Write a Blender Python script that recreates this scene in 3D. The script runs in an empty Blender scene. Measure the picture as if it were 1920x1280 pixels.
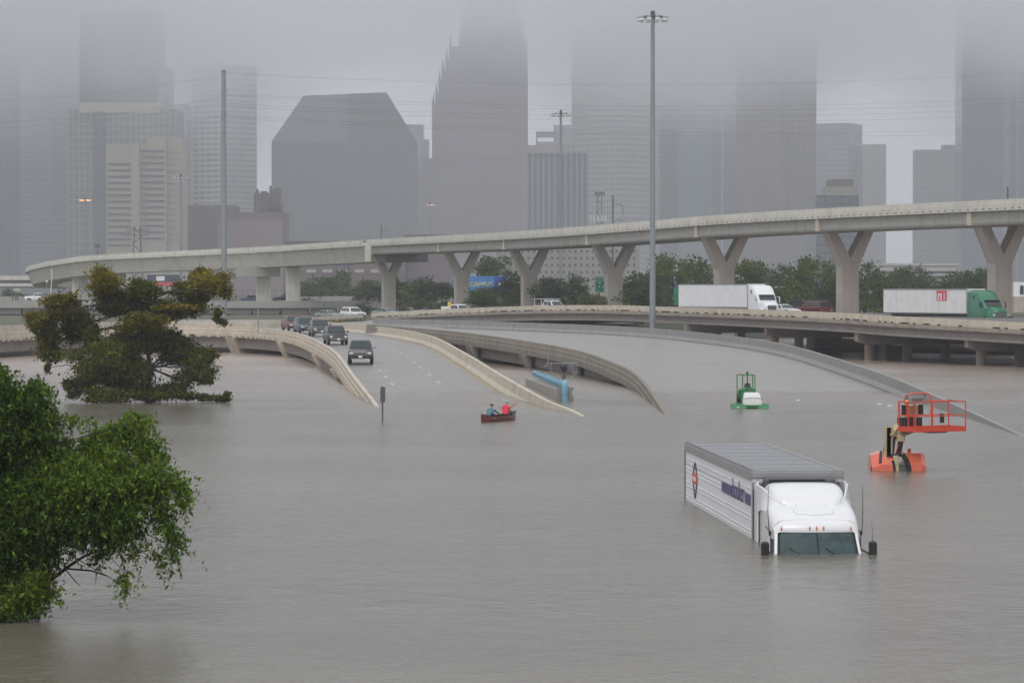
import bpy, math, random
import numpy as np
from mathutils import Vector, Matrix
random.seed(7); rng = np.random.default_rng(7)
C = bpy.context.scene
col = C.collection
# ---------------------------------------------------------------- camera
F, CX, HZ, H = 5700.0, 960.0, 540.0, 7.16        # focal length in photo pixels, centre column, horizon row, eye height
cam = bpy.data.cameras.new('camera'); camo = bpy.data.objects.new('camera', cam); col.objects.link(camo)
cam.sensor_width = 36.0; cam.lens = F/1920*36.0
cam.clip_start = 1.0; cam.clip_end = 12000
camo.location = (0, 0, H)
camo.rotation_euler = (math.radians(90)-math.atan((640-HZ)/F), 0, 0)
C.camera = camo
# ---------------------------------------------------------------- sky, sun, exposure
SUN_EL, SUN_ROT = math.radians(55), math.radians(200)
w = bpy.data.worlds.new('World'); C.world = w; w.use_nodes = True
nt = w.node_tree; nt.nodes.clear()
sky = nt.nodes.new('ShaderNodeTexSky'); sky.sky_type = 'NISHITA'; sky.sun_disc = False
sky.sun_elevation = SUN_EL; sky.sun_rotation = SUN_ROT; sky.air_density = 1.0; sky.dust_density = 6.0; sky.ozone_density = 1.0
hs = nt.nodes.new('ShaderNodeHueSaturation'); hs.inputs['Saturation'].default_value = 0.16
mx = nt.nodes.new('ShaderNodeMix'); mx.data_type = 'RGBA'; mx.inputs[0].default_value = 0.75
mx.inputs[7].default_value = (6.45, 6.68, 7.15, 1)      # even grey of a closed cloud deck
bg = nt.nodes.new('ShaderNodeBackground'); bg.inputs['Strength'].default_value = 0.10
out = nt.nodes.new('ShaderNodeOutputWorld')
nt.links.new(sky.outputs[0], hs.inputs['Color']); nt.links.new(hs.outputs[0], mx.inputs[6])
nt.links.new(mx.outputs[2], bg.inputs[0]); nt.links.new(bg.outputs[0], out.inputs[0])
sl = bpy.data.lights.new('sun', 'SUN'); sl.energy = 0.6; sl.angle = math.radians(30); sl.color = (1, .97, .93)
so = bpy.data.objects.new('sun', sl); col.objects.link(so)
so.rotation_euler = (math.radians(90)-SUN_EL, 0, math.radians(180)-SUN_ROT)
C.view_settings.view_transform = 'Standard'; C.view_settings.look = 'None'
C.view_settings.exposure = 0.45; C.view_settings.gamma = 1.0; C.view_settings.use_curve_mapping = False
C.render.engine = 'CYCLES'
C.cycles.use_denoising = True
try: C.cycles.denoiser = 'OPENIMAGEDENOISE'
except Exception: pass
C.cycles.max_bounces = 8; C.cycles.volume_bounces = 4; C.cycles.transparent_max_bounces = 8
# ---------------------------------------------------------------- helpers
def P(px, py, Y):
    """world point at distance Y that the photo shows at (px, py)"""
    return Vector(((px-CX)*Y/F, Y, H-(py-HZ)*Y/F))
def X_(px, Y): return (px-CX)*Y/F
def Z_(py, Y): return H-(py-HZ)*Y/F

def tag(o, label=None, cat=None, group=None, kind=None):
    if label: o['label'] = label
    if cat: o['category'] = cat
    if group: o['group'] = group
    if kind: o['kind'] = kind
    return o
def thing(name, label, cat, loc=(0, 0, 0), rotz=0.0, group=None):
    o = bpy.data.objects.new(name, None); col.objects.link(o)
    o.location = loc; o.rotation_euler = (0, 0, rotz); o.empty_display_size = .5
    return tag(o, label, cat, group)
def copy_thing(o, parent=None):
    c = o.copy(); col.objects.link(c); c.parent = parent
    for ch in o.children: copy_thing(ch, c)
    return c

class MB:
    """collects shapes, then links them as one mesh object"""
    def __init__(s): s.v = []; s.f = []
    def add(s, vs, fs):
        b = len(s.v); s.v += [tuple(p) for p in vs]; s.f += [tuple(b+i for i in f) for f in fs]; return s
    def quad(s, *p): return s.add(p, [tuple(range(len(p)))])
    def box(s, c, size, rz=0.0, rx=0.0, ry=0.0, bevel=0.0):
        hx, hy, hz = size[0]/2, size[1]/2, size[2]/2
        if bevel <= 0:
            vs = [Vector((x, y, z)) for z in (-hz, hz) for y in (-hy, hy) for x in (-hx, hx)]
            fs = [(0, 2, 3, 1), (4, 5, 7, 6), (0, 1, 5, 4), (2, 6, 7, 3), (0, 4, 6, 2), (1, 3, 7, 5)]
        else:
            b = min(bevel, hx*.95, hy*.95, hz*.95); rings = []
            for z, i in ((-hz, b), (-hz+b, 0), (hz-b, 0), (hz, b)):
                x, y, k = hx-i, hy-i, b if i == 0 else b*.5
                rings.append([Vector(p) for p in ((-x+k, -y, z), (x-k, -y, z), (x, -y+k, z), (x, y-k, z), (x-k, y, z), (-x+k, y, z), (-x, y-k, z), (-x, -y+k, z))])
            vs = sum(rings, []); fs = [tuple(range(7, -1, -1)), tuple(range(24, 32))]
            for r in range(3):
                for i in range(8):
                    j = (i+1) % 8; fs.append((r*8+i, r*8+j, r*8+8+j, r*8+8+i))
        M = Matrix.Rotation(rz, 3, 'Z') @ Matrix.Rotation(ry, 3, 'Y') @ Matrix.Rotation(rx, 3, 'X')
        c = Vector(c)
        return s.add([M @ v + c for v in vs], fs)
    def loft(s, rings, cap=True, closed=True):
        n = len(rings[0]); vs = [p for r in rings for p in r]; fs = []
        for r in range(len(rings)-1):
            for i in range(n if closed else n-1):
                j = (i+1) % n; fs.append((r*n+i, r*n+j, (r+1)*n+j, (r+1)*n+i))
        if cap and closed:
            fs.append(tuple(range(n-1, -1, -1))); fs.append(tuple(range((len(rings)-1)*n, len(rings)*n)))
        return s.add(vs, fs)
    def tube(s, pts, r, n=6, cap=True):
        pts = [Vector(p) for p in pts]; rs = r if isinstance(r, (list, tuple)) else [r]*len(pts)
        d0 = (pts[1]-pts[0]).normalized()
        u = d0.cross(Vector((0, 0, 1)))
        if u.length < 1e-3: u = Vector((1, 0, 0))
        u.normalize(); rings = []
        for i, p in enumerate(pts):
            a = pts[max(i-1, 0)]; b = pts[min(i+1, len(pts)-1)]
            d = (b-a).normalized(); u = (u-d*u.dot(d)).normalized(); v = d.cross(u)
            rings.append([p+(u*math.cos(t)+v*math.sin(t))*rs[i] for t in [2*math.pi*k/n for k in range(n)]])
        return s.loft(rings, cap)
    def prism(s, poly, axis, a, b):
        """poly: 2-D outline, extruded along axis ('x','y','z') from a to b"""
        def m(p, t):
            return {'x': (t, p[0], p[1]), 'y': (p[0], t, p[1]), 'z': (p[0], p[1], t)}[axis]
        return s.loft([[m(p, a) for p in poly], [m(p, b) for p in poly]])
    def sweep(s, path, sec, cap=True, closed=True):
        """sec: (u to the path's left, v up) offsets"""
        rings = []
        for i, p in enumerate(path):
            L = leftn(path, i)
            rings.append([(p[0]+L[0]*u, p[1]+L[1]*u, p[2]+v) for u, v in sec])
        return s.loft(rings, cap, closed)
    def ball(s, c, r, nu=10, nv=7, sc=(1, 1, 1)):
        rings = []
        for j in range(nv+1):
            t = math.pi*(j+.02)/(nv+.04)
            rings.append([(c[0]+r*sc[0]*math.sin(t)*math.cos(2*math.pi*i/nu), c[1]+r*sc[1]*math.sin(t)*math.sin(2*math.pi*i/nu), c[2]+r*sc[2]*math.cos(t)) for i in range(nu)])
        return s.loft(rings)
    def build(s, name, m, parent=None, smooth=0, kind=None, label=None, world=False, shift=None):
        me = bpy.data.meshes.new(name)
        vs = s.v
        if world and parent is not None:
            l = parent.matrix_basis.inverted(); q = parent.parent
            if q is not None: l = l @ q.matrix_basis.inverted()
            vs = [l @ Vector(p) for p in vs]
        me.from_pydata(vs, [], s.f); me.update()
        bm_fix(me)
        o = bpy.data.objects.new(name, me); col.objects.link(o)
        if m is not None: me.materials.append(m)
        if smooth:
            for p in me.polygons: p.use_smooth = True
            me.set_sharp_from_angle(angle=math.radians(smooth))
        if parent is not None: o.parent = parent
        if kind: o['kind'] = kind
        if label: o['label'] = label
        return o
import bmesh
def bm_fix(me):
    b = bmesh.new(); b.from_mesh(me); bmesh.ops.recalc_face_normals(b, faces=b.faces); b.to_mesh(me); b.free()
def leftn(path, i):
    a = path[max(i-1, 0)]; b = path[min(i+1, len(path)-1)]
    dx, dy = b[0]-a[0], b[1]-a[1]; l = math.hypot(dx, dy) or 1
    return (-dy/l, dx/l)
def smooth_path(pts, n):
    """Catmull-Rom through pts, n samples evenly spaced along its length"""
    p = [Vector(q) for q in pts]; p = [p[0]*2-p[1]]+p+[p[-1]*2-p[-2]]
    out = []
    for i in range(1, len(p)-2):
        for k in range(20):
            t = k/20; a, b, c, d = p[i-1:i+3]
            out.append(.5*((2*b)+(c-a)*t+(2*a-5*b+4*c-d)*t*t+(3*b-a-3*c+d)*t**3))
    out.append(p[-2])
    L = [0]
    for i in range(1, len(out)): L.append(L[-1]+(out[i]-out[i-1]).length)
    res = []; j = 0
    for k in range(n):
        s = L[-1]*k/(n-1)
        while j < len(L)-2 and L[j+1] < s: j += 1
        t = (s-L[j])/max(L[j+1]-L[j], 1e-6); res.append(out[j].lerp(out[j+1], min(max(t, 0), 1)))
    return res
def pxpath(pts, n):
    return smooth_path([Vector((X_(px, Y), Y, z)) for px, Y, z in pts], n)
def length(path): return sum((path[i+1]-path[i]).length for i in range(len(path)-1))

def mat(name, c, rough=.6, var=.12, scale=2.0, bump=0.0, streak=0.0, metal=0.0, spec=.5, coat=0.0, dirt=None, dirt_amt=0.0, dirt_scale=.6, emit=None, trans=0.0):
    m = bpy.data.materials.new(name); m.use_nodes = True; t = m.node_tree; N = t.nodes; L = t.links
    b = N['Principled BSDF']; b.inputs['Roughness'].default_value = rough; b.inputs['Metallic'].default_value = metal
    b.inputs['Specular IOR Level'].default_value = spec; b.inputs['Coat Weight'].default_value = coat; b.inputs['Coat Roughness'].default_value = .08
    tc = N.new('ShaderNodeTexCoord')
    no = N.new('ShaderNodeTexNoise'); no.inputs['Scale'].default_value = scale; no.inputs['Detail'].default_value = 6; no.inputs['Roughness'].default_value = .65
    L.new(tc.outputs['Object'], no.inputs['Vector'])
    mixc = N.new('ShaderNodeMix'); mixc.data_type = 'RGBA'
    mixc.inputs[6].default_value = (*[x*(1-var) for x in c], 1); mixc.inputs[7].default_value = (*[min(1, x*(1+var)) for x in c], 1)
    ra = N.new('ShaderNodeMapRange'); ra.inputs[1].default_value = .3; ra.inputs[2].default_value = .7
    L.new(no.outputs['Fac'], ra.inputs[0]); L.new(ra.outputs[0], mixc.inputs[0]); cur = mixc.outputs[2]
    def layer(cur, vecscale, sc, lo, hi, colr, amt):
        mp = N.new('ShaderNodeMapping'); mp.inputs['Scale'].default_value = vecscale; L.new(tc.outputs['Object'], mp.inputs['Vector'])
        n2 = N.new('ShaderNodeTexNoise'); n2.inputs['Scale'].default_value = sc; n2.inputs['Detail'].default_value = 5; n2.inputs['Roughness'].default_value = .6
        L.new(mp.outputs[0], n2.inputs['Vector'])
        r2 = N.new('ShaderNodeMapRange'); r2.inputs[1].default_value = lo; r2.inputs[2].default_value = hi; r2.inputs[4].default_value = amt
        L.new(n2.outputs['Fac'], r2.inputs[0])
        k = N.new('ShaderNodeMix'); k.data_type = 'RGBA'; k.inputs[7].default_value = (*colr, 1)
        L.new(r2.outputs[0], k.inputs[0]); L.new(cur, k.inputs[6]); return k.outputs[2]
    if streak > 0: cur = layer(cur, (1, 1, .07), 1.6, .5, .78, [x*.42 for x in c], streak)
    if dirt is not None: cur = layer(cur, (1, 1, 1), dirt_scale, .48, .72, dirt, dirt_amt)
    L.new(cur, b.inputs['Base Color'])
    if bump > 0:
        bp = N.new('ShaderNodeBump'); bp.inputs['Strength'].default_value = bump; bp.inputs['Distance'].default_value = .03
        n3 = N.new('ShaderNodeTexNoise'); n3.inputs['Scale'].default_value = scale*6; n3.inputs['Detail'].default_value = 4
        L.new(tc.outputs['Object'], n3.inputs['Vector']); L.new(n3.outputs['Fac'], bp.inputs['Height']); L.new(bp.outputs[0], b.inputs['Normal'])
    if emit: b.inputs['Emission Color'].default_value = (*emit[:3], 1); b.inputs['Emission Strength'].default_value = emit[3]
    return m

def text_mesh(s, size, extrude=.01, xscale=1.0, align='CENTER'):
    cu = bpy.data.curves.new('lettering', 'FONT'); cu.body = s; cu.size = size; cu.extrude = extrude; cu.align_x = align; cu.align_y = 'CENTER'
    o = bpy.data.objects.new('lettering', cu); col.objects.link(o)
    dg = bpy.context.evaluated_depsgraph_get(); me = bpy.data.meshes.new_from_object(o.evaluated_get(dg))
    bpy.data.objects.remove(o); bpy.data.curves.remove(cu)
    vs = [(v.co.x*xscale, v.co.y, v.co.z) for v in me.vertices]; fs = [tuple(p.vertices) for p in me.polygons]
    bpy.data.meshes.remove(me); return vs, fs
def add_text(mb, s, size, origin, right, up, xscale=1.0, extrude=.01):
    vs, fs = text_mesh(s, size, extrude, xscale); r = Vector(right).normalized(); u = Vector(up).normalized(); n = r.cross(u); o = Vector(origin)
    mb.add([o+r*v[0]+u*v[1]+n*v[2] for v in vs], fs); return mb

# ---------------------------------------------------------------- materials
M = {}
M['tan'] = mat('weathered_tan_concrete', (.56, .50, .40), .8, .10, 1.3, .3, .35, dirt=(.22, .19, .15), dirt_amt=.35)
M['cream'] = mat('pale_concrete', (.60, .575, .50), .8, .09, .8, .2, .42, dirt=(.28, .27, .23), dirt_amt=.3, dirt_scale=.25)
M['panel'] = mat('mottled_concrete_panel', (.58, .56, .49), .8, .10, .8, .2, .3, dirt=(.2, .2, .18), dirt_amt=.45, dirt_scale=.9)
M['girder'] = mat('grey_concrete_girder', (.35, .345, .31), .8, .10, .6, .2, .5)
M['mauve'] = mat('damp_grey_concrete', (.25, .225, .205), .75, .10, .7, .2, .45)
M['brownc'] = mat('brown_stained_concrete', (.30, .255, .21), .8, .12, .9, .3, .5, dirt=(.12, .09, .07), dirt_amt=.4)
M['pier'] = mat('pinkish_pier_concrete', (.41, .372, .325), .8, .09, .5, .2, .45)
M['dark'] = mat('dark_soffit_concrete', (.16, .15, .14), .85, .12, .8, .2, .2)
M['wetbar'] = mat('wet_grey_barrier', (.25, .245, .235), .5, .10, 1.2, .2, .5)
M['rustc'] = mat('old_brown_barrier', (.25, .22, .18), .75, .14, 1.4, .35, .45, dirt=(.13, .11, .09), dirt_amt=.5)
M['teeth'] = mat('shadowed_gap_mortar', (.10, .09, .08), .8)
M['slot'] = mat('dark_slot_fill', (.05, .045, .04), .9)  # near-black colour for slots, drain holes, scuppers and the wall opening
M['white'] = mat('white_paint', (.78, .78, .79), .28, .03, 2, coat=.5)
M['whitedull'] = mat('dull_white_paint', (.77, .77, .77), .45, .06, .8, 0, .12)
M['grimy'] = mat('grimy_white_siding', (.74, .74, .73), .5, .05, .9, 0, .22, dirt=(.5, .48, .43), dirt_amt=.25)
M['alu'] = mat('dull_aluminium', (.34, .34, .34), .45, .10, 1.5, .05, .2, metal=.35)
M['alu_roof'] = mat('wet_sheet_roof', (.21, .21, .22), .24, .14, 1.0, .08, .0, metal=.2)
M['darkgrey'] = mat('dark_grey_metal', (.10, .10, .10), .5, .15)
M['black'] = mat('black_plastic', (.016, .016, .017), .45, .1)
M['rubber'] = mat('black_rubber', (.02, .02, .02), .8, .1)
M['glass'] = mat('tinted_glass', (.018, .035, .035), .06, .2, 1.5, spec=.7)
M['teal_glass'] = mat('wet_windscreen_glass', (.025, .055, .055), .10, .45, 3.0, spec=.6)
M['chrome'] = mat('chrome_trim', (.6, .6, .62), .15, .02, metal=1.0)
M['amber'] = mat('amber_lens', (.75, .16, .02), .3, .1, 8)
M['lens'] = mat('clear_lamp_lens', (.6, .6, .58), .12, .1, 6)
M['purple'] = mat('purple_print', (.075, .065, .18), .5, .05)
M['redp'] = mat('red_print', (.62, .08, .09), .5, .05)
M['orange'] = mat('orange_red_paint', (.62, .055, .02), .35, .06, 3, coat=.4)
M['salmon'] = mat('faded_orange_hood', (.72, .15, .085), .35, .07, 2.0, coat=.5)
M['tanpaint'] = mat('tan_machine_paint', (.46, .38, .22), .4, .08, 3, streak=.2)
M['green'] = mat('green_machine_paint', (.012, .17, .045), .35, .1, 3, coat=.3)
M['tank'] = mat('white_plastic_tank', (.72, .72, .70), .4, .04, 2)
M['bluepipe'] = mat('pale_blue_pipe_paint', (.18, .40, .50), .4, .08, 2.5, streak=.25)
M['pipeband'] = mat('dark_blue_pipe_band', (.12, .30, .40), .4, .08, 2.5, streak=.2)
M['galv'] = mat('galvanised_steel', (.26, .29, .30), .5, .10, 1.2, streak=.2, metal=.3)
M['asphalt'] = mat('wet_asphalt', (.215, .20, .178), .34, .16, .35, .15, dirt=(.22, .21, .20), dirt_amt=.5, dirt_scale=.08)
M['wetconc'] = mat('wet_concrete_road', (.235, .22, .188), .36, .16, .25, .12, dirt=(.25, .245, .235), dirt_amt=.7, dirt_scale=.06)
M['dash'] = mat('worn_lane_paint', (.5, .5, .48), .45, .15, 4)
M['greentruck'] = mat('green_truck_paint', (.012, .16, .075), .3, .06, 2, coat=.5)
M['bark'] = mat('wet_bark', (.03, .025, .02), .8, .3, 6, .5)
M['jeans'] = mat('navy_cloth', (.03, .04, .065), .85, .2, 12)
M['bluejacket'] = mat('blue_rain_jacket', (.075, .16, .21), .6, .15, 6)
M['redvest'] = mat('red_life_vest', (.70, .035, .06), .6, .1, 8)
M['skin'] = mat('skin', (.45, .25, .17), .55, .06, 8)
M['hair'] = mat('dark_hair', (.02, .016, .013), .7, .2, 30)
M['greyhair'] = mat('grey_cap_cloth', (.34, .35, .34), .7, .1, 20)
M['canoe'] = mat('dark_red_canoe_hull', (.17, .025, .02), .35, .12, 3, coat=.3)
M['wood'] = mat('pale_wood', (.5, .38, .24), .5, .15, 6)
# ---------------------------------------------------------------- ground and flood water
def ground_h(x, y):
    z = -3.2
    d = y-(395+.10*abs(x))
    z += 5.0*min(1, max(0, d/45)) + .5*math.sin(x*.013)*math.cos(y*.011)*min(1, max(0, d/100))
    return z
g = MB(); xs = [-2300, -1500, -900, -600]+list(range(-400, 401, 20))+[600, 900, 1500, 2300]
ys = [-60, 20, 60, 120, 180, 240, 300]+list(range(340, 641, 15))+[700, 800, 1000, 1300, 1700, 2200, 2700]
n = len(xs)
g.add([(x, y, ground_h(x, y)) for y in ys for x in xs], [(j*n+i, j*n+i+1, (j+1)*n+i+1, (j+1)*n+i) for j in range(len(ys)-1) for i in range(n-1)])
M['ground'] = mat('wet_grass_and_soil', (.07, .085, .04), .9, .3, .12, .3, dirt=(.14, .12, .09), dirt_amt=.6, dirt_scale=.03)
tag(g.build('ground', M['ground'], smooth=60), kind='structure')

def water_mat():
    m = bpy.data.materials.new('muddy_flood_water'); m.use_nodes = True; t = m.node_tree; N = t.nodes; L = t.links
    b = N['Principled BSDF']; b.inputs['IOR'].default_value = 1.33; b.inputs['Roughness'].default_value = .2
    tc = N.new('ShaderNodeTexCoord')
    def noise(sc, detail, rough, vec=None):
        mp = N.new('ShaderNodeMapping'); mp.inputs['Scale'].default_value = sc; L.new(tc.outputs['Object'], mp.inputs['Vector'])
        q = N.new('ShaderNodeTexNoise'); q.inputs['Scale'].default_value = 1; q.inputs['Detail'].default_value = detail; q.inputs['Roughness'].default_value = rough
        L.new(mp.outputs[0], q.inputs['Vector']); return q.outputs['Fac']
    def rng_(x, lo, hi, a, c):
        r = N.new('ShaderNodeMapRange'); r.inputs[1].default_value = lo; r.inputs[2].default_value = hi; r.inputs[3].default_value = a; r.inputs[4].default_value = c
        L.new(x, r.inputs[0]); return r.outputs[0]
    silt = noise((.018, .035, .02), 4, .6)
    mc = N.new('ShaderNodeMix'); mc.data_type = 'RGBA'; mc.inputs[6].default_value = (.135, .121, .094, 1); mc.inputs[7].default_value = (.18, .161, .126, 1)
    L.new(rng_(silt, .35, .65, 0, 1), mc.inputs[0]); 
    # base colour turns redder and lighter toward the far side of the flood
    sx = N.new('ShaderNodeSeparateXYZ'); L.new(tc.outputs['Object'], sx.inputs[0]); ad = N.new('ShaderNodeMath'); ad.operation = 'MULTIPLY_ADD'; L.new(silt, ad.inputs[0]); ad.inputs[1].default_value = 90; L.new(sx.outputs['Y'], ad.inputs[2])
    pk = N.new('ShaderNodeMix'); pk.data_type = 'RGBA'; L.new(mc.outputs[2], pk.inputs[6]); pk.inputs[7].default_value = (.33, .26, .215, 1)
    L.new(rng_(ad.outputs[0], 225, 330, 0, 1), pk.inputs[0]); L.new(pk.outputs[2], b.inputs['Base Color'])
    L.new(rng_(noise((.02, .03, .1), 5, .65), .3, .7, .10, .30), b.inputs['Roughness'])
    # wind streaks, small waves, rain dimples
    def math_(op, a, c):
        q = N.new('ShaderNodeMath'); q.operation = op
        for i, z in enumerate((a, c)):
            if isinstance(z, (int, float)): q.inputs[i].default_value = z
            else: L.new(z, q.inputs[i])
        return q.outputs[0]
    big = noise((.16, .12, .2), 3, .6); med = noise((1.1, .75, 1), 5, .65); fine = noise((6, 3.5, 5), 3, .65)
    mp = N.new('ShaderNodeMapping'); mp.inputs['Scale'].default_value = (2.6, 2.6, 2.6); L.new(tc.outputs['Object'], mp.inputs['Vector'])
    vo = N.new('ShaderNodeTexVoronoi'); vo.inputs['Scale'].default_value = 1; vo.feature = 'F1'; L.new(mp.outputs[0], vo.inputs['Vector'])
    drop = rng_(vo.outputs['Distance'], .0, .16, 1, 0)
    h = math_('ADD', math_('MULTIPLY', big, .08), math_('ADD', math_('MULTIPLY', med, .095), math_('ADD', math_('MULTIPLY', fine, .028), math_('MULTIPLY', drop, .022))))
    bp = N.new('ShaderNodeBump'); bp.inputs['Strength'].default_value = 1.0; bp.inputs['Distance'].default_value = 1.0
    L.new(h, bp.inputs['Height']); L.new(bp.outputs[0], b.inputs['Normal'])
    return m
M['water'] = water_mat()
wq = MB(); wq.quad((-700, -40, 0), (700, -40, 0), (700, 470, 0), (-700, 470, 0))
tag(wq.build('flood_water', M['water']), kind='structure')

# ---------------------------------------------------------------- haze and low cloud
def vol(name, dens, colr):
    m = bpy.data.materials.new(name); m.use_nodes = True; t = m.node_tree; t.nodes.clear()
    o = t.nodes.new('ShaderNodeOutputMaterial'); v = t.nodes.new('ShaderNodeVolumePrincipled')
    v.inputs['Density'].default_value = dens; v.inputs['Color'].default_value = (*colr, 1); v.inputs['Anisotropy'].default_value = 0.0
    t.links.new(v.outputs[0], o.inputs['Volume']); return m
HAZE_D, CLOUD_D = .00020, .0055
hz = MB(); hz.box((0, 1275, 148), (5200, 2950, 306))
tag(hz.build('haze', vol('rain_haze', HAZE_D, (.91, .925, 1.0))), kind='stuff', label='pale rain haze lying over flood and city', cat='haze')
# low cloud: one box of mist, thicker upwards, its ragged base hanging lower over some blocks than over others
CB = [(-100, 138), (0, 136), (70, 126), (130, 134), (225, 166), (320, 150), (415, 130), (500, 168), (590, 188), (740, 188), (830, 186), (920, 184), (985, 182), (1040, 168), (1150, 156), (1240, 148), (1330, 142), (1460, 150), (1540, 164), (1600, 184), (1740, 184), (1810, 156), (1900, 144), (2020, 142)]
def cloud_material():
    m = bpy.data.materials.new('low_cloud'); m.use_nodes = True; t = m.node_tree; t.nodes.clear(); N, L = t.nodes, t.links
    o = N.new('ShaderNodeOutputMaterial'); v = N.new('ShaderNodeVolumePrincipled'); v.inputs['Color'].default_value = (.960, .970, 1.0, 1); v.inputs['Anisotropy'].default_value = 0
    tc = N.new('ShaderNodeTexCoord'); sx = N.new('ShaderNodeSeparateXYZ'); L.new(tc.outputs['Object'], sx.inputs[0])
    def mr(x, a, b_, c, d, sm=False):
        r = N.new('ShaderNodeMapRange'); r.interpolation_type = 'SMOOTHSTEP' if sm else 'LINEAR'
        for i, q in enumerate((a, b_, c, d)): r.inputs[i+1].default_value = q
        L.new(x, r.inputs[0]); return r.outputs[0]
    def ma(op, a, b_):
        q = N.new('ShaderNodeMath'); q.operation = op
        for i, z in enumerate((a, b_)):
            if isinstance(z, (int, float)): q.inputs[i].default_value = z
            else: L.new(z, q.inputs[i])
        return q.outputs[0]
    ramp = N.new('ShaderNodeValToRGB'); cr = ramp.color_ramp; cr.interpolation = 'EASE'
    pts = [((px-960)/F*2100, z) for px, z in CB]; x0, x1 = pts[0][0], pts[-1][0]
    while len(cr.elements) > 1: cr.elements.remove(cr.elements[-1])
    cr.elements[0].position = 0; cr.elements[0].color = ((pts[0][1]-100)/100,)*3+(1,)
    for x, z in pts[1:]:
        e = cr.elements.new((x-x0)/(x1-x0)); e.color = ((z-100)/100,)*3+(1,)
    L.new(mr(sx.outputs['X'], x0, x1, 0, 1), ramp.inputs[0]); base = ma('ADD', ma('MULTIPLY', ramp.outputs[0], 100.0), 100.0)
    mp = N.new('ShaderNodeMapping'); mp.inputs['Scale'].default_value = (.0075, .004, .016); L.new(tc.outputs['Object'], mp.inputs['Vector'])
    no = N.new('ShaderNodeTexNoise'); no.inputs['Scale'].default_value = 1; no.inputs['Detail'].default_value = 4; no.inputs['Roughness'].default_value = .6; L.new(mp.outputs[0], no.inputs['Vector'])
    base = ma('ADD', base, mr(no.outputs['Fac'], .25, .75, -24, 24))
    h = ma('SUBTRACT', sx.outputs['Z'], base)
    d = ma('ADD', ma('MULTIPLY', mr(h, -45, 40, 0, 1, True), CLOUD_D), ma('MULTIPLY', mr(h, -90, 10, 0, 1, True), .00035))
    d = ma('ADD', d, mr(sx.outputs['Y'], 1000, 1500, 0, .00043, True))      # rain curtain over the city
    L.new(d, v.inputs['Density']); L.new(v.outputs[0], o.inputs['Volume']); return m
cl = MB(); cl.box((0, 1775, 127), (1900, 1550, 246))
tag(cl.build('low_cloud', cloud_material()), kind='stuff', label='low grey cloud swallowing the tower tops', cat='cloud')
C.cycles.volume_step_rate = 0.6; C.cycles.volume_max_steps = 256

# ---------------------------------------------------------------- roads
NP = 90
BH = 1.05
pA_L = pxpath([(752, 160, -.95), (708, 184, 0), (664, 211, 1.05), (628, 250, 1.95), (590, 283, 2.35), (555, 308, 2.65), (510, 325, 2.8), (440, 336, 2.9), (340, 340, 2.95), (200, 336, 2.95), (100, 326, 2.9), (0, 314, 2.85), (-160, 292, 2.8)], NP)
pA_R = pxpath([(1150, 150, -.7), (1093, 170, 0), (1020, 184, .45), (943, 211, 1.05), (866, 250, 1.95), (800, 300, 2.55), (705, 340, 2.9), (620, 366, 3.05), (540, 388, 3.0), (450, 394, 2.9), (340, 392, 2.9), (200, 386, 2.9), (100, 378, 2.9), (0, 364, 2.85), (-160, 340, 2.8)], NP)
pB_L = pxpath([(1262, 158, -.5), (1252, 171, 0), (1197, 211, 1.05), (1143, 230, 1.65), (1077, 250, 2.1), (970, 275, 2.5), (860, 300, 2.85), (773, 320, 3.0), (690, 345, 3.05)], NP)
pB_R = pxpath([(1990, 135, -.5), (1920, 147, 0), (1755, 185, .6), (1667, 211, 1.05), (1560, 240, 1.7), (1467, 270, 2.2), (1360, 300, 2.5), (1190, 340, 2.8), (990, 370, 2.95), (840, 390, 3.05), (700, 405, 3.1)], NP)
pC_N = pxpath([(2250, 250, 3.5), (1920, 272, 4.06), (1680, 292, 4.44), (1563, 306, 4.70), (1413, 326, 4.88), (1280, 350, 4.95), (1140, 370, 5.08), (1007, 390, 4.9), (840, 420, 4.29), (697, 450, 3.45)], NP)
pM_N = pxpath([(679, 452, 3.3), (620, 437, 3.15), (570, 422, 2.95), (495, 408, 2.75), (332, 404, 2.75), (200, 396, 2.75), (0, 372, 2.6), (-160, 350, 2.5)], 60)
def offset(path, u, dz=0):
    return [Vector((p[0]+leftn(path, i)[0]*u, p[1]+leftn(path, i)[1]*u, p[2]+dz)) for i, p in enumerate(path)]
def lower(path, dz): return [Vector((p[0], p[1], p[2]+dz)) for p in path]
DECKS = {}
def deck(name, L, R, m, cols=4, thick=.0):
    mb = MB(); vs = []; fs = []
    for a, b in zip(L, R):
        for c in range(cols+1): vs.append(a.lerp(b, c/cols))
    k = cols+1
    for i in range(len(L)-1):
        for c in range(cols): fs.append((i*k+c, i*k+c+1, (i+1)*k+c+1, (i+1)*k+c))
    mb.add(vs, fs); DECKS[name] = np.array([tuple(v) for v in vs])
    return tag(mb.build(name, m, smooth=60), kind='structure')
def z_on(name, x, y):
    d = DECKS[name]; q = (d[:, 0]-x)**2+(d[:, 1]-y)**2; i = np.argsort(q)[:4]; w_ = 1/(q[i]+1e-3); return float((d[i, 2]*w_).sum()/w_.sum())
roadA = deck('ramp_road', lower(pA_L, -BH), lower(pA_R, -BH), M['asphalt'], 6)
roadB = deck('wide_ramp_road', lower(pB_L, -BH), lower(pB_R, -BH), M['wetconc'], 6)
pC_F = offset(pC_N, -34, -0.6); pC_F = [Vector((p[0], p[1], p[2])) for p in pC_F]
roadC = deck('freeway_road', lower(pC_N, -.9), lower(pC_F, -.9), M['asphalt'], 8)
pM_F = offset(pM_N, -30)
roadM = deck('freeway_west_road', lower(pM_N, -.9), lower(pM_F, -.9), M['asphalt'], 6)
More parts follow.
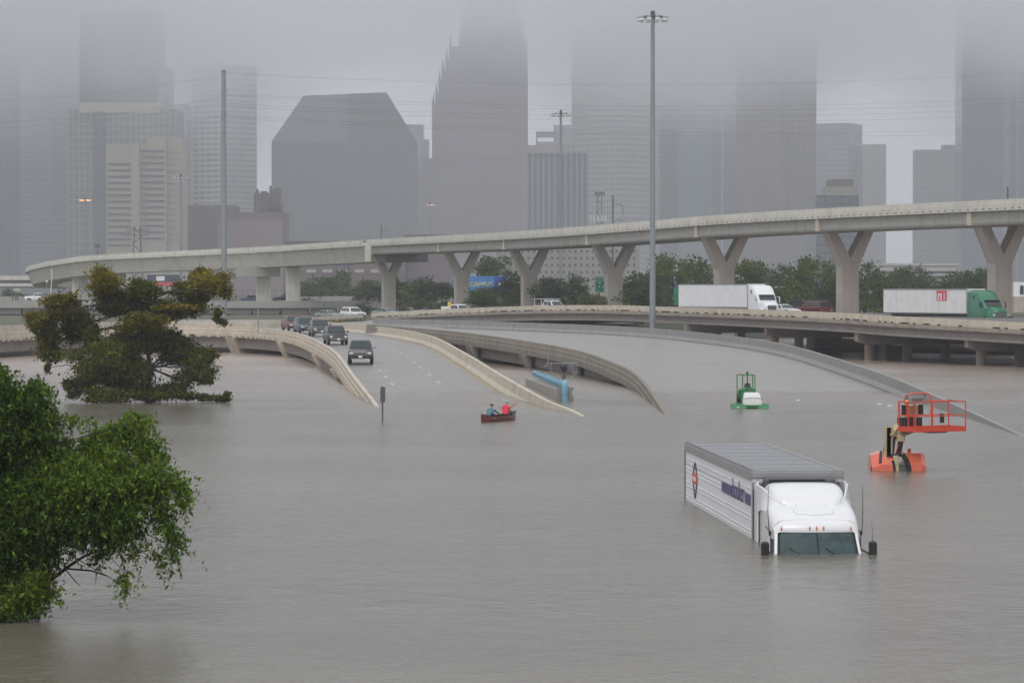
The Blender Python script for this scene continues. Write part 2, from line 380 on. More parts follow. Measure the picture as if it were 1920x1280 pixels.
# paved nose between the ramps and the freeway
nose_a = [Vector((X_(px, Y), Y, z)) for px, Y, z in [(480, 394, 1.83), (560, 385, 1.9), (620, 368, 1.95), (705, 343, 1.83), (760, 325, 1.9), (840, 392, 1.96), (900, 384, 1.9)]]
nose_b = [Vector((X_(px, Y), Y, z)) for px, Y, z in [(480, 407, 1.8), (560, 421, 1.95), (620, 437, 2.2), (679, 452, 2.3), (697, 450, 2.4), (840, 421, 2.6), (900, 410, 2.5)]]
deck('nose_pavement', nose_a, nose_b, M['asphalt'], 3)
gs = MB()
for i in range(260):
    t = random.random(); a = Vector((X_(600, 432), 432, 2.0)).lerp(Vector((X_(682, 450), 450, 2.3)), t)
    x, y = a[0]+random.uniform(-.6, .6), a[1]-1.2+random.uniform(-.5, .3)
    gs.quad((x-.12, y, a[2]-.1), (x+.12, y, a[2]-.1), (x+random.uniform(-.2, .2), y+random.uniform(-.1, .1), a[2]+random.uniform(.25, .7)))
tag(gs.build('grass', mat('weedy_grass', (.09, .10, .03), .9, .3, 3)), kind='stuff', label='rough weeds growing along the foot of the barrier', cat='grass')
# lane dashes on the ramp
def at_deck(L, R, s, t):
    f = s*(len(L)-1); i = min(int(f), len(L)-2); a = L[i].lerp(L[i+1], f-i); b = R[i].lerp(R[i+1], f-i); return a.lerp(b, t)
LA, RA = lower(pA_L, -BH), lower(pA_R, -BH)
LenA = length(LA)
for t in (.30, .64):
    for k in range(3, 15):
        s0 = (20+k*9.0)/LenA; s1 = s0+2.6/LenA
        if s1 > .95: break
        a, b = at_deck(LA, RA, s0, t), at_deck(LA, RA, s1, t)
        if a[2] < .02: continue
        d = (b-a).normalized(); nn = Vector((-d[1], d[0], 0))*.10
        q = MB(); z = Vector((0, 0, .006)); q.quad(a-nn+z, a+nn+z, b+nn+z, b-nn+z); q.build('lane_dash', M['dash'], roadA)
for t, w_ in ((.955, .07),):
    q = MB(); pts = [at_deck(LA, RA, s, t) for s in np.linspace(.02, .55, 60)]
    for a, b in zip(pts, pts[1:]):
        d = (b-a).normalized(); nn = Vector((-d[1], d[0], 0))*w_; z = Vector((0, 0, .006)); q.quad(a-nn+z, a+nn+z, b+nn+z, b-nn+z)
    q.build('edge_line', mat('yellow_line', (.42, .33, .10), .5, .1, 3), roadA)

# ---------------------------------------------------------------- barriers, in cast sections
SEC_L = [(.14, 0), (.16, -.30), (.21, -.34), (.21, -.66), (.26, -.70), (.26, -1.05), (-.34, -1.05), (-.34, -.92), (-.16, -.62), (-.10, 0)]
SEC_R = [(-u, v) for u, v in SEC_L][::-1]
def panels(root, path, sec, m, step, name='barrier_panel', gap=.012):
    tot = length(path); n = max(1, round(tot/step)); fine = smooth_path(path, n*6+1)
    for k in range(n):
        seg = [q.copy() for q in fine[k*6:k*6+7]]
        seg[0] = seg[0].lerp(seg[1], gap*6/step*2); seg[-1] = seg[-1].lerp(seg[-2], gap*6/step*2)
        L0, L1 = leftn(fine, k*6), leftn(fine, k*6+6)
        MB().sweep(seg, sec).build(name, m, root, smooth=25, world=True)
def cut(path, zmin):
    i = next(k for k, p in enumerate(path) if p[2] > zmin); return path[i:]
b1 = thing('concrete_barrier', 'tan barrier on the ramp with the pickup, side facing the big flooded tree', 'barrier', tuple(pA_L[20]))
panels(b1, cut(pA_L, -.6), SEC_L, M['tan'], 6.5)
b2 = thing('concrete_barrier', 'tan barrier sliding under the flood beside the red canoe', 'barrier', tuple(pA_R[20]))
panels(b2, [p for p in cut(pA_R, -.6) if p[0] > X_(592, 372)], SEC_R, M['tan'], 7.5)
b3 = thing('concrete_barrier', 'brown stained curved barrier above the pale blue pipe', 'barrier', tuple(pB_L[20]))
panels(b3, cut(pB_L, -.6), SEC_L, M['rustc'], 6.0)
b4 = thing('concrete_barrier', 'wet grey barrier curving along the wide flooded ramp in front of the tall mast', 'barrier', tuple(pB_R[20]))
panels(b4, cut(pB_R, -.6), SEC_R, M['wetbar'], 6.2)
b5 = thing('concrete_barrier', 'tan barrier of the freeway below the white sport utility car', 'barrier', tuple(pM_N[5]))
panels(b5, pM_N, SEC_L, M['tan'], 8.0)
# drain holes along the brown barrier
dh = MB(); f3 = smooth_path(cut(pB_L, .3), 60)
for i in range(0, 58):
    if i % 3 == 2: continue
    L = leftn(f3, i); p = f3[i]; d = Vector((L[1], -L[0], 0)); c = Vector((p[0]+L[0]*.262, p[1]+L[1]*.262, p[2]-.86))
    dh.box(c, (.12, .03, .07), math.atan2(d[1], d[0]))
dh.build('drain_hole', M['slot'], b3, world=True, kind='stuff')

# ---------------------------------------------------------------- ramp with the pickup: bridge under its tan barrier
rb = thing('ramp_bridge', 'curved ramp bridge with tan piers standing in brown water behind the big tree', 'bridge', tuple(pA_L[30]))
pg = [p for p in cut(pA_L, -.2)]
MB().sweep(pg, [(.20, -1.06), (.20, -1.20), (-.30, -1.20), (-.30, -2.35), (-3.6, -2.35), (-3.6, -1.5)]).build('girder', M['mauve'], rb, smooth=25, world=True)
tot = length(pg); fine = smooth_path(pg, int(tot/.5)); tb = MB(); sh = MB()
for i in range(0, len(fine)-1):
    p = fine[i]; L = leftn(fine, i); ang = math.atan2(-L[0], L[1])
    if i % 3 != 0: continue
    tb.box((p[0]+L[0]*.30, p[1]+L[1]*.30, p[2]-1.04), (.42, .16, .34), ang)
tb.build('bracket', M['tan'], rb, world=True, kind='stuff')
def pier_leg(root, path, px, m, down=3.0):
    i = min(range(len(path)), key=lambda k: abs(960+path[k][0]/path[k][1]*F-px)); p = path[i]; L = leftn(path, i); d = Vector((-L[1], L[0], 0)); d = Vector((L[1], -L[0], 0))
    l = Vector((L[0], L[1], 0)); t = .8; z = p[2]
    prof = [(.62, -1.22), (-.35, -3.1), (-.35, -6), (-9, -6), (-9, -2.36), (-.28, -2.36), (-.28, -1.22)]
    rings = []
    for s in (-t, t): rings.append([Vector((p[0], p[1], z))+l*u+d*s+Vector((0, 0, v)) for u, v in prof])
    MB().loft(rings).build('pier', m, root, world=True)
fp = smooth_path(pg, 300)
for px in (436, 530, 596, 633, 655, 330, 205, 85): pier_leg(rb, fp, px, M['tan'])

# wide ramp: bridge under the brown barrier
wb = thing('ramp_bridge', 'low bridge with grey leaning piers under the brown curved barrier behind the blue pipe', 'bridge', tuple(pB_L[40]))
pg2 = cut(pB_L, .25)
MB().sweep(pg2, [(.24, -1.06), (.24, -1.22), (-.6, -1.22), (-.6, -2.3), (-4, -2.3), (-4, -1.6)]).build('girder', M['mauve'], wb, smooth=25, world=True)
fp2 = smooth_path(pg2, 300)
for px in (888, 988, 1078): pier_leg(wb, fp2, px, M['wetbar'])
# rough riprap slope under it near the waterline
rp = MB()
for i, p in enumerate(fp2[20:150]):
    L = leftn(fp2, i+20)
    if p[2] < 1.9: continue
    rp.box((p[0]-L[0]*1.4, p[1]-L[1]*1.4, random.uniform(-.1, .25)), (random.uniform(.3, .7), .6, random.uniform(.3, .9)), random.random(), .3, bevel=.08)
rp.build('slope_stone', M['brownc'], wb, world=True, kind='stuff')

# ---------------------------------------------------------------- freeway viaduct
fv = thing('freeway_viaduct', 'long freeway viaduct with brown stained parapet carrying the two semi trucks', 'bridge', tuple(pC_N[30]))
SEC_C1 = [(.12, 0), (.14, -.50), (-.3, -.88), (-.3, -.5), (-.12, 0)]
panels(fv, pC_N, [(.12, 0), (.15, -.52), (-.34, -.52), (-.14, 0)], M['tan'], 12.0, 'parapet')
MB().sweep(pC_N, [(.14, -.66), (.18, -.95), (.18, -1.03), (-3, -1.03), (-3, -.92), (-.34, -.92), (-.34, -.66)]).build('slab_edge', M['brownc'], fv, smooth=20, world=True)
MB().sweep(pC_N, [(-.06, -.525), (-.06, -.655), (-.3, -.655), (-.3, -.525)]).build('slot_back', M['slot'], fv, world=True)
tot = length(pC_N); fine = smooth_path(pC_N, int(tot/.62)); sp = MB(); r_ = random.Random(3)
for i in range(len(fine)-1):
    if r_.random() < .42: continue
    a, b = fine[i], fine[i+1]; L = leftn(fine, i); c = (a+b)/2; ang = math.atan2(b[1]-a[1], b[0]-a[0])
    sp.box((c[0]+L[0]*.03, c[1]+L[1]*.03, c[2]-.59), ((b-a).length+.01, .24, .128), ang)
sp.build('spacer_block', M['tan'], fv, world=True, kind='stuff')
for u0 in (0,):
    n = 9; fine = smooth_path(pC_N, n*8+1)
    for k in range(n):
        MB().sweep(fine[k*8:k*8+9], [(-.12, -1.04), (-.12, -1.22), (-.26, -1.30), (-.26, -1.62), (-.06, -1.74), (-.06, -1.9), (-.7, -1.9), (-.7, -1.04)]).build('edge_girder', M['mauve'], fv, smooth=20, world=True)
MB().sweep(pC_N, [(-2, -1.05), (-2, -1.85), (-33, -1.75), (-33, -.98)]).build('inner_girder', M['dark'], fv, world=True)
# bents below
def ray0(px, Y): return X_(px, Y)
for cxp, Yc, ztop, colsx in [(1436, 324, 2.95, (1452, 1498, 1521)), (1606, 301, 2.62, (1630, 1657, 1701, 1773)), (1813, 281, 2.4, (1840, 1912, 1985)), (1285, 349, 3.05, (1300, 1345, 1390))]:
    x0 = X_(cxp, Yc); dirx = Vector((.97, .20, 0)).normalized(); end = Vector((x0, Yc+.2, 0)); Lc = 14
    bt = thing('pier_bent', '', 'pier', (x0, Yc, 0), 0, 'pier bents holding up the freeway viaduct')
    prof = [(0, ztop-.02), (0, ztop-.7), (1.0, ztop-1.05), (Lc, ztop-1.05), (Lc, ztop-.02)]; nn = Vector((-dirx[1], dirx[0], 0))*.5
    MB().loft([[end+dirx*u+nn*s+Vector((0, 0, v)) for u, v in prof] for s in (-1, 1)]).build('pier_cap', M['mauve'], bt, world=True)
    MB().loft([[end+dirx*u+nn*s*1.02+Vector((0, 0, v)) for u, v in ((-.03, ztop+.05), (-.03, ztop-.74), (.35, ztop-.86), (.35, ztop+.05))] for s in (-1, 1)]).build('cap_end', M['brownc'], bt, world=True)
    for cpx in colsx:
        Y = Yc+1+ (X_(cpx, Yc)-x0)*.2
        MB().tube([(X_(cpx, Y), Y, -3), (X_(cpx, Y), Y, ztop-1.0)], .48, 14).build('column', M['brownc'] if cpx != 1657 else M['dark'], bt, smooth=40, world=True)
    bt['label'] = {1436: 'pier bent under the viaduct behind the tall grey mast foot', 1606: 'pier bent with four columns beside the wide pink flyover trunk', 1813: 'pier bent under the green truck close to the frame edge', 1285: 'pier bent under the white truck trailer'}[cxp]

# ---------------------------------------------------------------- mud bank, road and stored things below the viaduct
bank = MB(); pts = [(1560, 338, .05), (1650, 336, .1), (1760, 330, .12), (1880, 322, .15), (2050, 318, .2)]
front = [Vector((X_(a, Y), Y, -.3)) for a, Y, z in pts]; mid = [Vector((X_(a, Y+5), Y+5, .28)) for a, Y, z in pts]; back = [Vector((X_(a, Y+40), Y+40, .9)) for a, Y, z in pts]
for i in range(4):
    bank.quad(front[i], front[i+1], mid[i+1], mid[i]); bank.quad(mid[i], mid[i+1], back[i+1], back[i])
tag(bank.build('mud_bank', mat('brown_mud', (.17, .12, .075), .7, .2, .5, .4)), kind='structure')
ct = thing('storage_container', 'rusty red steel container under the viaduct beside the wide trunk', 'container', (X_(1547, 362), 362, 0))
MB().box((0, 0, 1.2), (3.6, 2.4, 2.6), bevel=.03).build('container_shell', mat('rusty_red_steel', (.28, .035, .03), .6, .2, 2, streak=.3), ct)
q = MB()
for i in range(9): q.box((-1.6+i*.4, -1.23, 1.2), (.14, .06, 2.3))
q.build('corrugation', mat('rusty_red_rib', (.24, .03, .03), .6, .2, 2), ct, kind='stuff')
tk = thing('storage_tank', 'squat white tank standing under the viaduct', 'tank', (X_(1680, 352), 352, 0))
MB().loft([[(r*math.cos(a), r*math.sin(a), z) for a in [2*math.pi*i/20 for i in range(20)]] for r, z in ((.75, .1), (.75, 2.2), (.68, 2.35), (.3, 2.45))]).build('tank_shell', M['whitedull'], tk, smooth=40)
MB().tube([(0, 0, 2.4), (0, 0, 2.6)], .2, 10).build('tank_lid', M['darkgrey'], tk, smooth=40)

# ---------------------------------------------------------------- flyover
pD = pxpath([(2180, 315, 17.1), (1920, 345, 17.33), (1582, 380, 17.23), (1350, 414, 17.11), (1150, 448, 16.6), (993, 485, 16.35), (868, 525, 16.4), (725, 575, 16.5), (600, 615, 16.3), (480, 648, 15.9), (330, 676, 15.4), (180, 694, 14.7), (110, 708, 13.8), (66, 734, 12.9), (50, 765, 12.2), (60, 800, 11.7), (85, 840, 11.3)], 200)
fd = thing('flyover_bridge', 'long pale flyover on Y-shaped piers crossing before the skyline', 'bridge', (X_(1150, 440), 440, 2))
def near_i(path, px): return min(range(len(path)), key=lambda k: abs(960+path[k][0]/path[k][1]*F-px)+(200 if path[k][1] > 745 else 0))
iS = near_i(pD, 682)
panels(fd, pD[:iS], [(.16, 0), (.18, -.45), (.22, -.48), (.22, -1.28), (-.3, -1.28), (-.3, -1.05), (-.1, 0)], M['cream'], 3.9, 'parapet_panel')
panels(fd, pD[iS:], [(.16, 0), (.18, -.5), (.34, -.56), (.34, -1.25), (-.3, -1.25), (-.3, -1.05), (-.1, 0)], M['panel'], 7.5, 'parapet_panel')
gp = smooth_path(pD[:iS+1], 9*10+1)
for k in range(9):
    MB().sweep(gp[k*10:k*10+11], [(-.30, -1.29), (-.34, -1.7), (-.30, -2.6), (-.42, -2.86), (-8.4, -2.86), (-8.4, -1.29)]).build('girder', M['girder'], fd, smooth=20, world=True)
gp2 = smooth_path(pD[iS:], 12*8+1)
for k in range(12):
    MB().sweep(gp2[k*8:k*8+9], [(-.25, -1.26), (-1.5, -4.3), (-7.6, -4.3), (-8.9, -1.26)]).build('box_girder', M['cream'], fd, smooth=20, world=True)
MB().sweep(pD, [(-.3, -1.04), (-8.8, -1.04), (-8.8, -1.24), (-.3, -1.24)]).build('flyover_deck', M['asphalt'], fd, smooth=20, world=True)
MB().sweep(pD, [(-8.8, 0), (-8.6, -1.03), (-9.1, -1.27), (-9.1, 0)]).build('far_parapet', M['cream'], fd, smooth=20, world=True)
ds = MB(); fl = smooth_path(pD[:iS], 190)
for i in range(1, 189):
    L = leftn(fl, i); p = fl[i]; d = (L[1], -L[0])
    ds.box((p[0]+L[0]*.222, p[1]+L[1]*.222, p[2]-1.05), (.42, .03, .10), math.atan2(d[1], d[0]))
ds.build('scupper', M['slot'], fd, world=True, kind='stuff')
def ypier(px, Yd):
    def cpx(k): q = pD[k]; n_ = leftn(pD, k); return 960+(q[0]-n_[0]*4.4)/(q[1]-n_[1]*4.4)*F
    i = min(range(iS+12), key=lambda k: abs(cpx(k)-px)); p = pD[i]; L = leftn(pD, i); l = Vector((L[0], L[1], 0)); d = Vector((L[1], -L[0], 0)); ctr = Vector((p[0], p[1], 0))-l*4.4; zt = p[2]-2.87
    def T(u, v, s): return ctr+l*u+d*s+Vector((0, 0, v))
    t = .85; zj = zt-3.4; w1 = 1.2
    out = [(-w1, -2), (w1, -2), (w1, zj-1.0), (3.3, zt), (1.95, zt), (0, zj), (-1.95, zt), (-3.3, zt), (-w1, zj-1.0)]
    mb = MB(); n = len(out)
    fr = [T(u, v, -t) for u, v in out]; bk = [T(u, v, t) for u, v in out]
    mb.v = [tuple(q) for q in fr+bk]
    mb.f = [(0, 1, 2, 5, 8), (2, 3, 4, 5), (5, 6, 7, 8)]+[tuple(n+i for i in reversed(f)) for f in ((0, 1, 2, 5, 8), (2, 3, 4, 5), (5, 6, 7, 8))]+[(i, (i+1) % n, n+(i+1) % n, n+i) for i in range(n)]
    pr = mb.build('pier', M['pier'], fd, world=True)
    bb = MB()
    bb.loft([[T(u, v, s) for u, v in ((-4.3, zt+1.5), (-4.3, zt+.02), (4.42, zt+.02), (4.42, zt+1.5))] for s in (-.42, .42)])
    bb.build('bearing_block', M['tan'], fd, world=True)
for px in (1887, 1582, 1350, 1150, 993, 868, 725): ypier(px, 0)
# hammer cap where the deep girders start
i = near_i(pD, 700); p = pD[i]; L = leftn(pD, i); ang = math.atan2(-L[0], L[1])
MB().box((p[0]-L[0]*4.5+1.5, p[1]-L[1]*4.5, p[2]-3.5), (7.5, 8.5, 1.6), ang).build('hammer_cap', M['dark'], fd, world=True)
MB().box((X_(690, p[1]-4), p[1]-3.6, p[2]-2.7), (1.2, .6, 3.0), 0).build('joint_cover', M['cream'], fd, world=True)
# portal pier and the columns at the bend
for px, w_, zt in ((455, 3.2, 11.7), (512, 3.0, 11.7), (116, 3.6, 9.9), (190, 4.2, 10.4)):
    i = near_i(pD, px); p = pD[i]; L = leftn(pD, i); c = (p[0]-L[0]*4.5, p[1]-L[1]*4.5)
    MB().box((c[0], c[1], (zt-2)/2), (w_, 2.6, zt+2), .1, bevel=.25).build('column', M['cream'], fd, world=True)
i = near_i(pD, 484); p = pD[i]; L = leftn(pD, i)
MB().box((X_(484, p[1]+4), p[1]+4, 10.7), (9.5, 3.2, 2.1), .1).build('portal_cap', M['girder'], fd, world=True)

# ---------------------------------------------------------------- old overpass beyond
Ye = 640
ob = thing('old_overpass', 'low grey overpass behind the tree with a white pickup standing on it', 'bridge', (X_(300, Ye), Ye, 2))
x0, x1 = X_(-120, Ye), X_(850, Ye)
for k in range(12):
    a = x0+(x1-x0)*k/12; b_ = x0+(x1-x0)*(k+1)/12-.03
    MB().box(((a+b_)/2, Ye, 3.72), (b_-a, .35, 1.5)).build('fascia_panel', M['girder'], ob, world=True)
MB().box(((x0+x1)/2, Ye+15, 3.95), (x1-x0, 30, .3)).build('overpass_deck', M['asphalt'], ob, world=True)
MB().box(((x0+x1)/2, Ye+46, 4.65), (x1-x0, .3, 1.3)).build('back_parapet', M['girder'], ob, world=True)
MB().box(((x0+x1)/2, Ye+15, 3.95), (x1-x0, 29, .2)); 
for k in range(18):
    a = x0+(x1-x0)*k/18
    MB().box((a+2.9, Ye+1.0, 2.35), (5.6, .8, 1.3)).build('beam', M['mauve'], ob, world=True)
fe = MB()
for k in range(46): fe.tube([(x0+k*(x1-x0)/45, Ye+46, 5.2), (x0+k*(x1-x0)/45, Ye+46, 6.6)], .04, 4)
fe.tube([(x0, Ye+46, 6.6), (x1, Ye+46, 6.6)], .03, 4); fe.build('chain_fence', M['darkgrey'], ob, world=True, kind='stuff')
for px in (60, 168, 300, 452, 590, 724):
    MB().box((X_(px, Ye+3), Ye+3, .5), (1.3, 2.2, 3.2)).build('column', M['cream'], ob, world=True)
aw = thing('abutment_wall', 'grey retaining wall with graffiti under the old overpass', 'wall', (X_(400, 656), 656, 0))
MB().box((X_(395, 656), 657, 1.2), (X_(560, 656)-X_(240, 656), 1, 3.6)).build('wall_face', mat('graffiti_wall', (.24, .25, .22), .85, .15, .4, streak=.4), aw, world=True)
q = MB(); add_text(q, 'NX', 1.9, (X_(545, 655.4), 656.3, 1.35), (1, 0, 0), (0, 0, 1), 1.1, .02); q.build('graffiti', M['jeans'], aw, world=True)
q = MB(); q.box((X_(546, 655.4), 656.42, 1.35), (3.3, .03, 1.9)); q.build('graffiti_ground', M['whitedull'], aw, world=True)
q = MB(); add_text(q, 'SA', 1.6, (X_(562, 655.4), 656.2, 1.4), (1, 0, 0), (0, 0, 1), 1.1, .02); q.build('graffiti', mat('pink_spray', (.5, .12, .17), .7), aw, world=True)
q = MB(); add_text(q, 'CLVE', 1.6, (X_(385, 655.4), 656.3, 1.5), (1, 0, 0), (0, 0, 1), 1.5, .02); q.build('graffiti', mat('pale_pink_spray', (.45, .26, .27), .7), aw, world=True)
q = MB(); q.box((X_(490, 650), 652, .8), (9, 1, 2.6)); q.build('dark_opening', M['slot'], aw, world=True)
gw = thing('graffiti_wall', 'dim wall with white bubble graffiti at the far edge of the flood', 'wall', (X_(30, 655), 655, 0))
MB().box((X_(20, 656), 657, 1.6), (20, 1, 2.2)).build('wall_face', M['mauve'], gw, world=True)
q = MB()
for k, px in enumerate((13, 30, 40, 53)): add_text(q, 'avou'[k], 1.9, (X_(px, 655), 656.3, 1.75), (1, 0, 0), (0, 0, 1), 1.1, .02)
q.build('graffiti', M['whitedull'], gw, world=True)
MB().box((X_(20, 660), 659, .1), (26, 1, 2.4)).build('hedge_back', M['ground'], gw, world=True)
# farther elevated road at the picture's edge
fo = thing('distant_overpass', 'faint stacked elevated road beyond the bend of the flyover', 'bridge', (X_(10, 980), 980, 0))
MB().box((X_(-40, 980), 980, Z_(521, 980)), (60, .5, 1.4)).build('upper_parapet', M['cream'], fo, world=True)
MB().box((X_(-40, 980), 984, Z_(528, 980)), (60, 7, 1.2)).build('upper_girder', M['dark'], fo, world=True)
MB().box((X_(-40, 960), 960, Z_(534, 960)), (60, .5, .9)).build('lower_parapet', M['cream'], fo, world=True)
MB().box((X_(-40, 966), 966, Z_(538, 960)), (60, 8, .9)).build('lower_girder', M['dark'], fo, world=True)
for px in (-60, 30): MB().box((X_(px, 975), 977, 3.5), (2, 2, 9)).build('column', M['cream'], fo, world=True)
# ---------------------------------------------------------------- skyline
def fm(name, c, rough=.6, var=.06): return mat(name, c, rough, var, .03)
T = {'white': fm('white_tower_stone', (.58, .58, .57)), 'tan': fm('tan_tower_concrete', (.48, .42, .33)), 'tan2': fm('dull_tan_concrete', (.34, .31, .27)),
     'dark': fm('dark_bronze_glass', (.035, .034, .04), .25), 'blue': fm('blue_tower_glass', (.05, .07, .095), .2), 'teal': fm('teal_tower_glass', (.10, .20, .20), .2),
     'granite': fm('red_granite', (.17, .13, .14)), 'pink': fm('pink_granite', (.25, .185, .185)), 'grey': fm('grey_stone', (.30, .30, .31)), 'brick': fm('brown_brick', (.15, .105, .095)),
     'pale': fm('pale_limestone', (.46, .43, .42)), 'win': fm('dark_window_glass', (.06, .07, .085), .2), 'mid': fm('grey_glass', (.14, .16, .18), .25)}
def V2(px, Y): return Vector((X_(px, Y), Y, 0))
def facade(sp, pr, a, b, z0, z1, fh, sh, cw, pw, o=.35):
    d = b-a; l = d.length; d = d/l; n = Vector((d[1], -d[0], 0)); ang = math.atan2(d[1], d[0]); c = (a+b)/2
    if sp is not None and fh:
        z = z1-sh/2
        while z > z0: sp.box((c+n*(o*.5)) .to_tuple()[:2]+(z,), (l, o, sh), ang); z -= fh
    if pr is not None and cw:
        k = max(2, round(l/cw))
        for i in range(k+1):
            q = a+d*(l*i/k)+n*(o*.6)
            pr.box((q[0], q[1], (z0+z1)/2), (pw, o*1.2, z1-z0), ang)
def tower(label, x0, xs, x1, ytop, Y, body, frame=None, fh=3.9, sh=1.4, cw=4, pw=.8, ytop2=None, z1=None, name='office_tower', fh2=None, cw2=None, depth=None, parts=None, o=.35):
    """x0..xs is the face on one side of the near corner, xs..x1 the other face"""
    z1 = Z_(ytop, Y) if z1 is None else z1
    r = thing(name, label, 'building', (X_((x0+x1)/2, Y), Y, 0), 0, 'office towers of the misty skyline')
    wa, wb = X_(xs, Y)-X_(x0, Y), X_(x1, Y)-X_(xs, Y); th = math.atan2(max(wb, .5), max(wa, .5))
    if depth: th = math.atan2(wb, wa) if wb > 1 else .02
    cN = V2(xs, Y); la, lb = wa/math.cos(th), (wb/math.sin(th) if wb > 1 else (depth or wa*.8))
    cL = cN+Vector((-wa, wa*math.tan(th), 0)); e2 = Vector((math.sin(th), math.cos(th), 0)); cR = cN+e2*lb; cF = cL+e2*lb
    MB().loft([[p+Vector((0, 0, z)) for p in (cN, cR, cF, cL)] for z in (-2, z1)]).build('tower_wall', body, r, world=True)
    if frame is not None:
        sp, pr = MB(), MB()
        facade(sp, pr, cL, cN, 6, z1, fh, sh, cw, pw, o)
        if wb > 1: facade(sp, pr, cN, cR, 6, z1, fh2 if fh2 is not None else fh, sh, cw2 if cw2 is not None else cw, pw, o)
        if sp.v: sp.build('floor_band', frame, r, world=True, kind='stuff')
        if pr.v: pr.build('facade_rib', frame, r, world=True, kind='stuff')
    return r
def slab(r, name, x0, x1, y0, y1, Y, depth, m):
    return MB().box((X_((x0+x1)/2, Y), Y+depth/2, (Z_(y0, Y)+Z_(y1, Y))/2), (X_(x1, Y)-X_(x0, Y), depth, abs(Z_(y0, Y)-Z_(y1, Y)))).build(name, m, r, world=True)

tower('dim blue tower cut off by the frame edge', -80, -30, 29, 40, 2050, T['blue'], T['win'], 0, 1, 3.2, .5)
tower('broad hazy blue-grey block next to the frame-edge tower', 28, 100, 140, 50, 2150, T['mid'], T['blue'], 4, 1.2, 0, 1)
r = tower('dark square tower rising into cloud above the pale gridded block', 150, 296, 297, 20, 1950, T['dark'], None, depth=40)
MB().tube([P(207, 148, 1947), P(207, 148, 1950.5)], 2.6, 14).build('round_sign', T['granite'], r, world=True)
tower('slim hazy slab beside the dark square tower', 294, 320, 321, 128, 2050, T['mid'], None, depth=20)
tower('hazy brown block stepping down beside the dark square tower', 318, 352, 353, 197, 2200, T['tan2'], T['mid'], 4, 1, 0, 1, depth=25)
r = tower('pale gridded office block below the dark square tower', 128, 330, 331, 205, 1850, T['mid'], T['tan2'], 4.2, .7, 3.4, .8, depth=40)
slab(r, 'dark_recess', 176, 196, 210, 500, 1848.6, 1.0, T['win']); slab(r, 'roof_band', 150, 300, 193, 212, 1849, 30, T['tan'])
r = thing('office_building', 'tan office building with long dark window bands', 'building', (X_(270, 1700), 1700, 0), 0, 'office towers of the misty skyline')
slab(r, 'tower_wall', 200, 276, 272, 560, 1700, 30, T['tan']); slab(r, 'tower_wall', 276, 312, 257, 560, 1697, 34, T['tan']); slab(r, 'tower_wall', 312, 341, 259, 560, 1702, 30, T['tan'])
slab(r, 'shaft', 247, 262, 268, 560, 1698.2, 2, T['tan'])
for k in range(15):
    y = 284.5+k*11.7
    if k > 0: slab(r, 'window_band', 202, 246, y+10, y+13.4, 1699.4, .5, T['win'])
    slab(r, 'window_band', 266, 309, y-3, y+.6, 1696.4, .5, T['win'])
    slab(r, 'window_band', 314, 340, y, y+2.6, 1701.6, .3, T['tan2'])
tower('slim white tower with a regular window grid behind the steel power pole', 357, 424, 475, 120, 2200, T['win'], T['white'], 3.9, 2.3, 7, 1.1, cw2=3.0)
r = thing('office_building', 'low brown block between the white tower and the slant-roofed dark building', 'building', (X_(440, 1500), 1500, 0), 0, 'office towers of the misty skyline')
slab(r, 'building_wall', 352, 440, 385, 560, 1500, 30, T['brick']); slab(r, 'building_wall', 438, 534, 398, 560, 1496, 30, T['brick']); slab(r, 'building_wall', 408, 530, 412, 560, 1490, 20, T['pink'])
q = MB()
for k in range(12): q.box((X_(478+k*4.2, 1498), 1500, Z_(380-4*(k % 3 == 1)-6*(k > 6), 1500)), (.8, 8, 9+2*(k % 2)))
q.build('roof_finial', T['brick'], r, world=True, kind='stuff'); slab(r, 'penthouse', 476, 528, 380, 399, 1499, 14, T['brick'])
# slant-roofed dark glass towers
Yp = 2150
r = thing('office_tower', 'broad dark glass building with slanted roofs', 'building', (X_(646, Yp), Yp, 0), 0, 'office towers of the misty skyline')
def W(px, py, Y): return P(px, py, Y)
mb = MB(); fA = [W(510, 560, Yp), W(656, 560, Yp), W(656, 265, Yp), W(510, 265, Yp)]; bA = [W(570, 180, Yp+42), W(656, 177, Yp+42), W(656, 560, Yp+42), W(512, 560, Yp+42), W(512, 268, Yp+42)]
mb.quad(*fA); mb.quad(W(510, 265, Yp), W(656, 265, Yp), bA[1], bA[0]); mb.quad(W(510, 265, Yp), bA[0], bA[4]); mb.quad(W(510, 560, Yp), W(510, 265, Yp), bA[4], bA[3]); mb.quad(*bA); mb.quad(W(656, 560, Yp), W(656, 265, Yp), bA[1], bA[2])
mb.build('tower_wall', T['dark'], r, world=True)
MB().loft([[W(px, py, Y) for px, py in ((655, 560), (655, 176.5), (725, 174), (783, 268), (783, 560))] for Y in (Yp-4, Yp+45)]).build('tower_wall', T['dark'], r, world=True)
sp, pr = MB(), MB()
facade(sp, pr, V2(510, Yp), V2(655, Yp), 20, Z_(266, Yp), 3.9, .35, 3.2, .25, .15); facade(sp, None, V2(656, Yp-4), V2(783, Yp-4), 20, Z_(270, Yp), 3.9, .35, 3, .25, .15)
sp.build('floor_band', T['win'], r, world=True, kind='stuff'); pr.build('facade_rib', T['win'], r, world=True, kind='stuff')
tower('pale stepped block glimpsed between the dark glass building and the spired tower', 755, 794, 795, 234, 2500, T['mid'], None, depth=20)
tower('narrow lower step of the pale block beside the spired tower', 790, 804, 805, 262, 2480, T['mid'], None, depth=20)
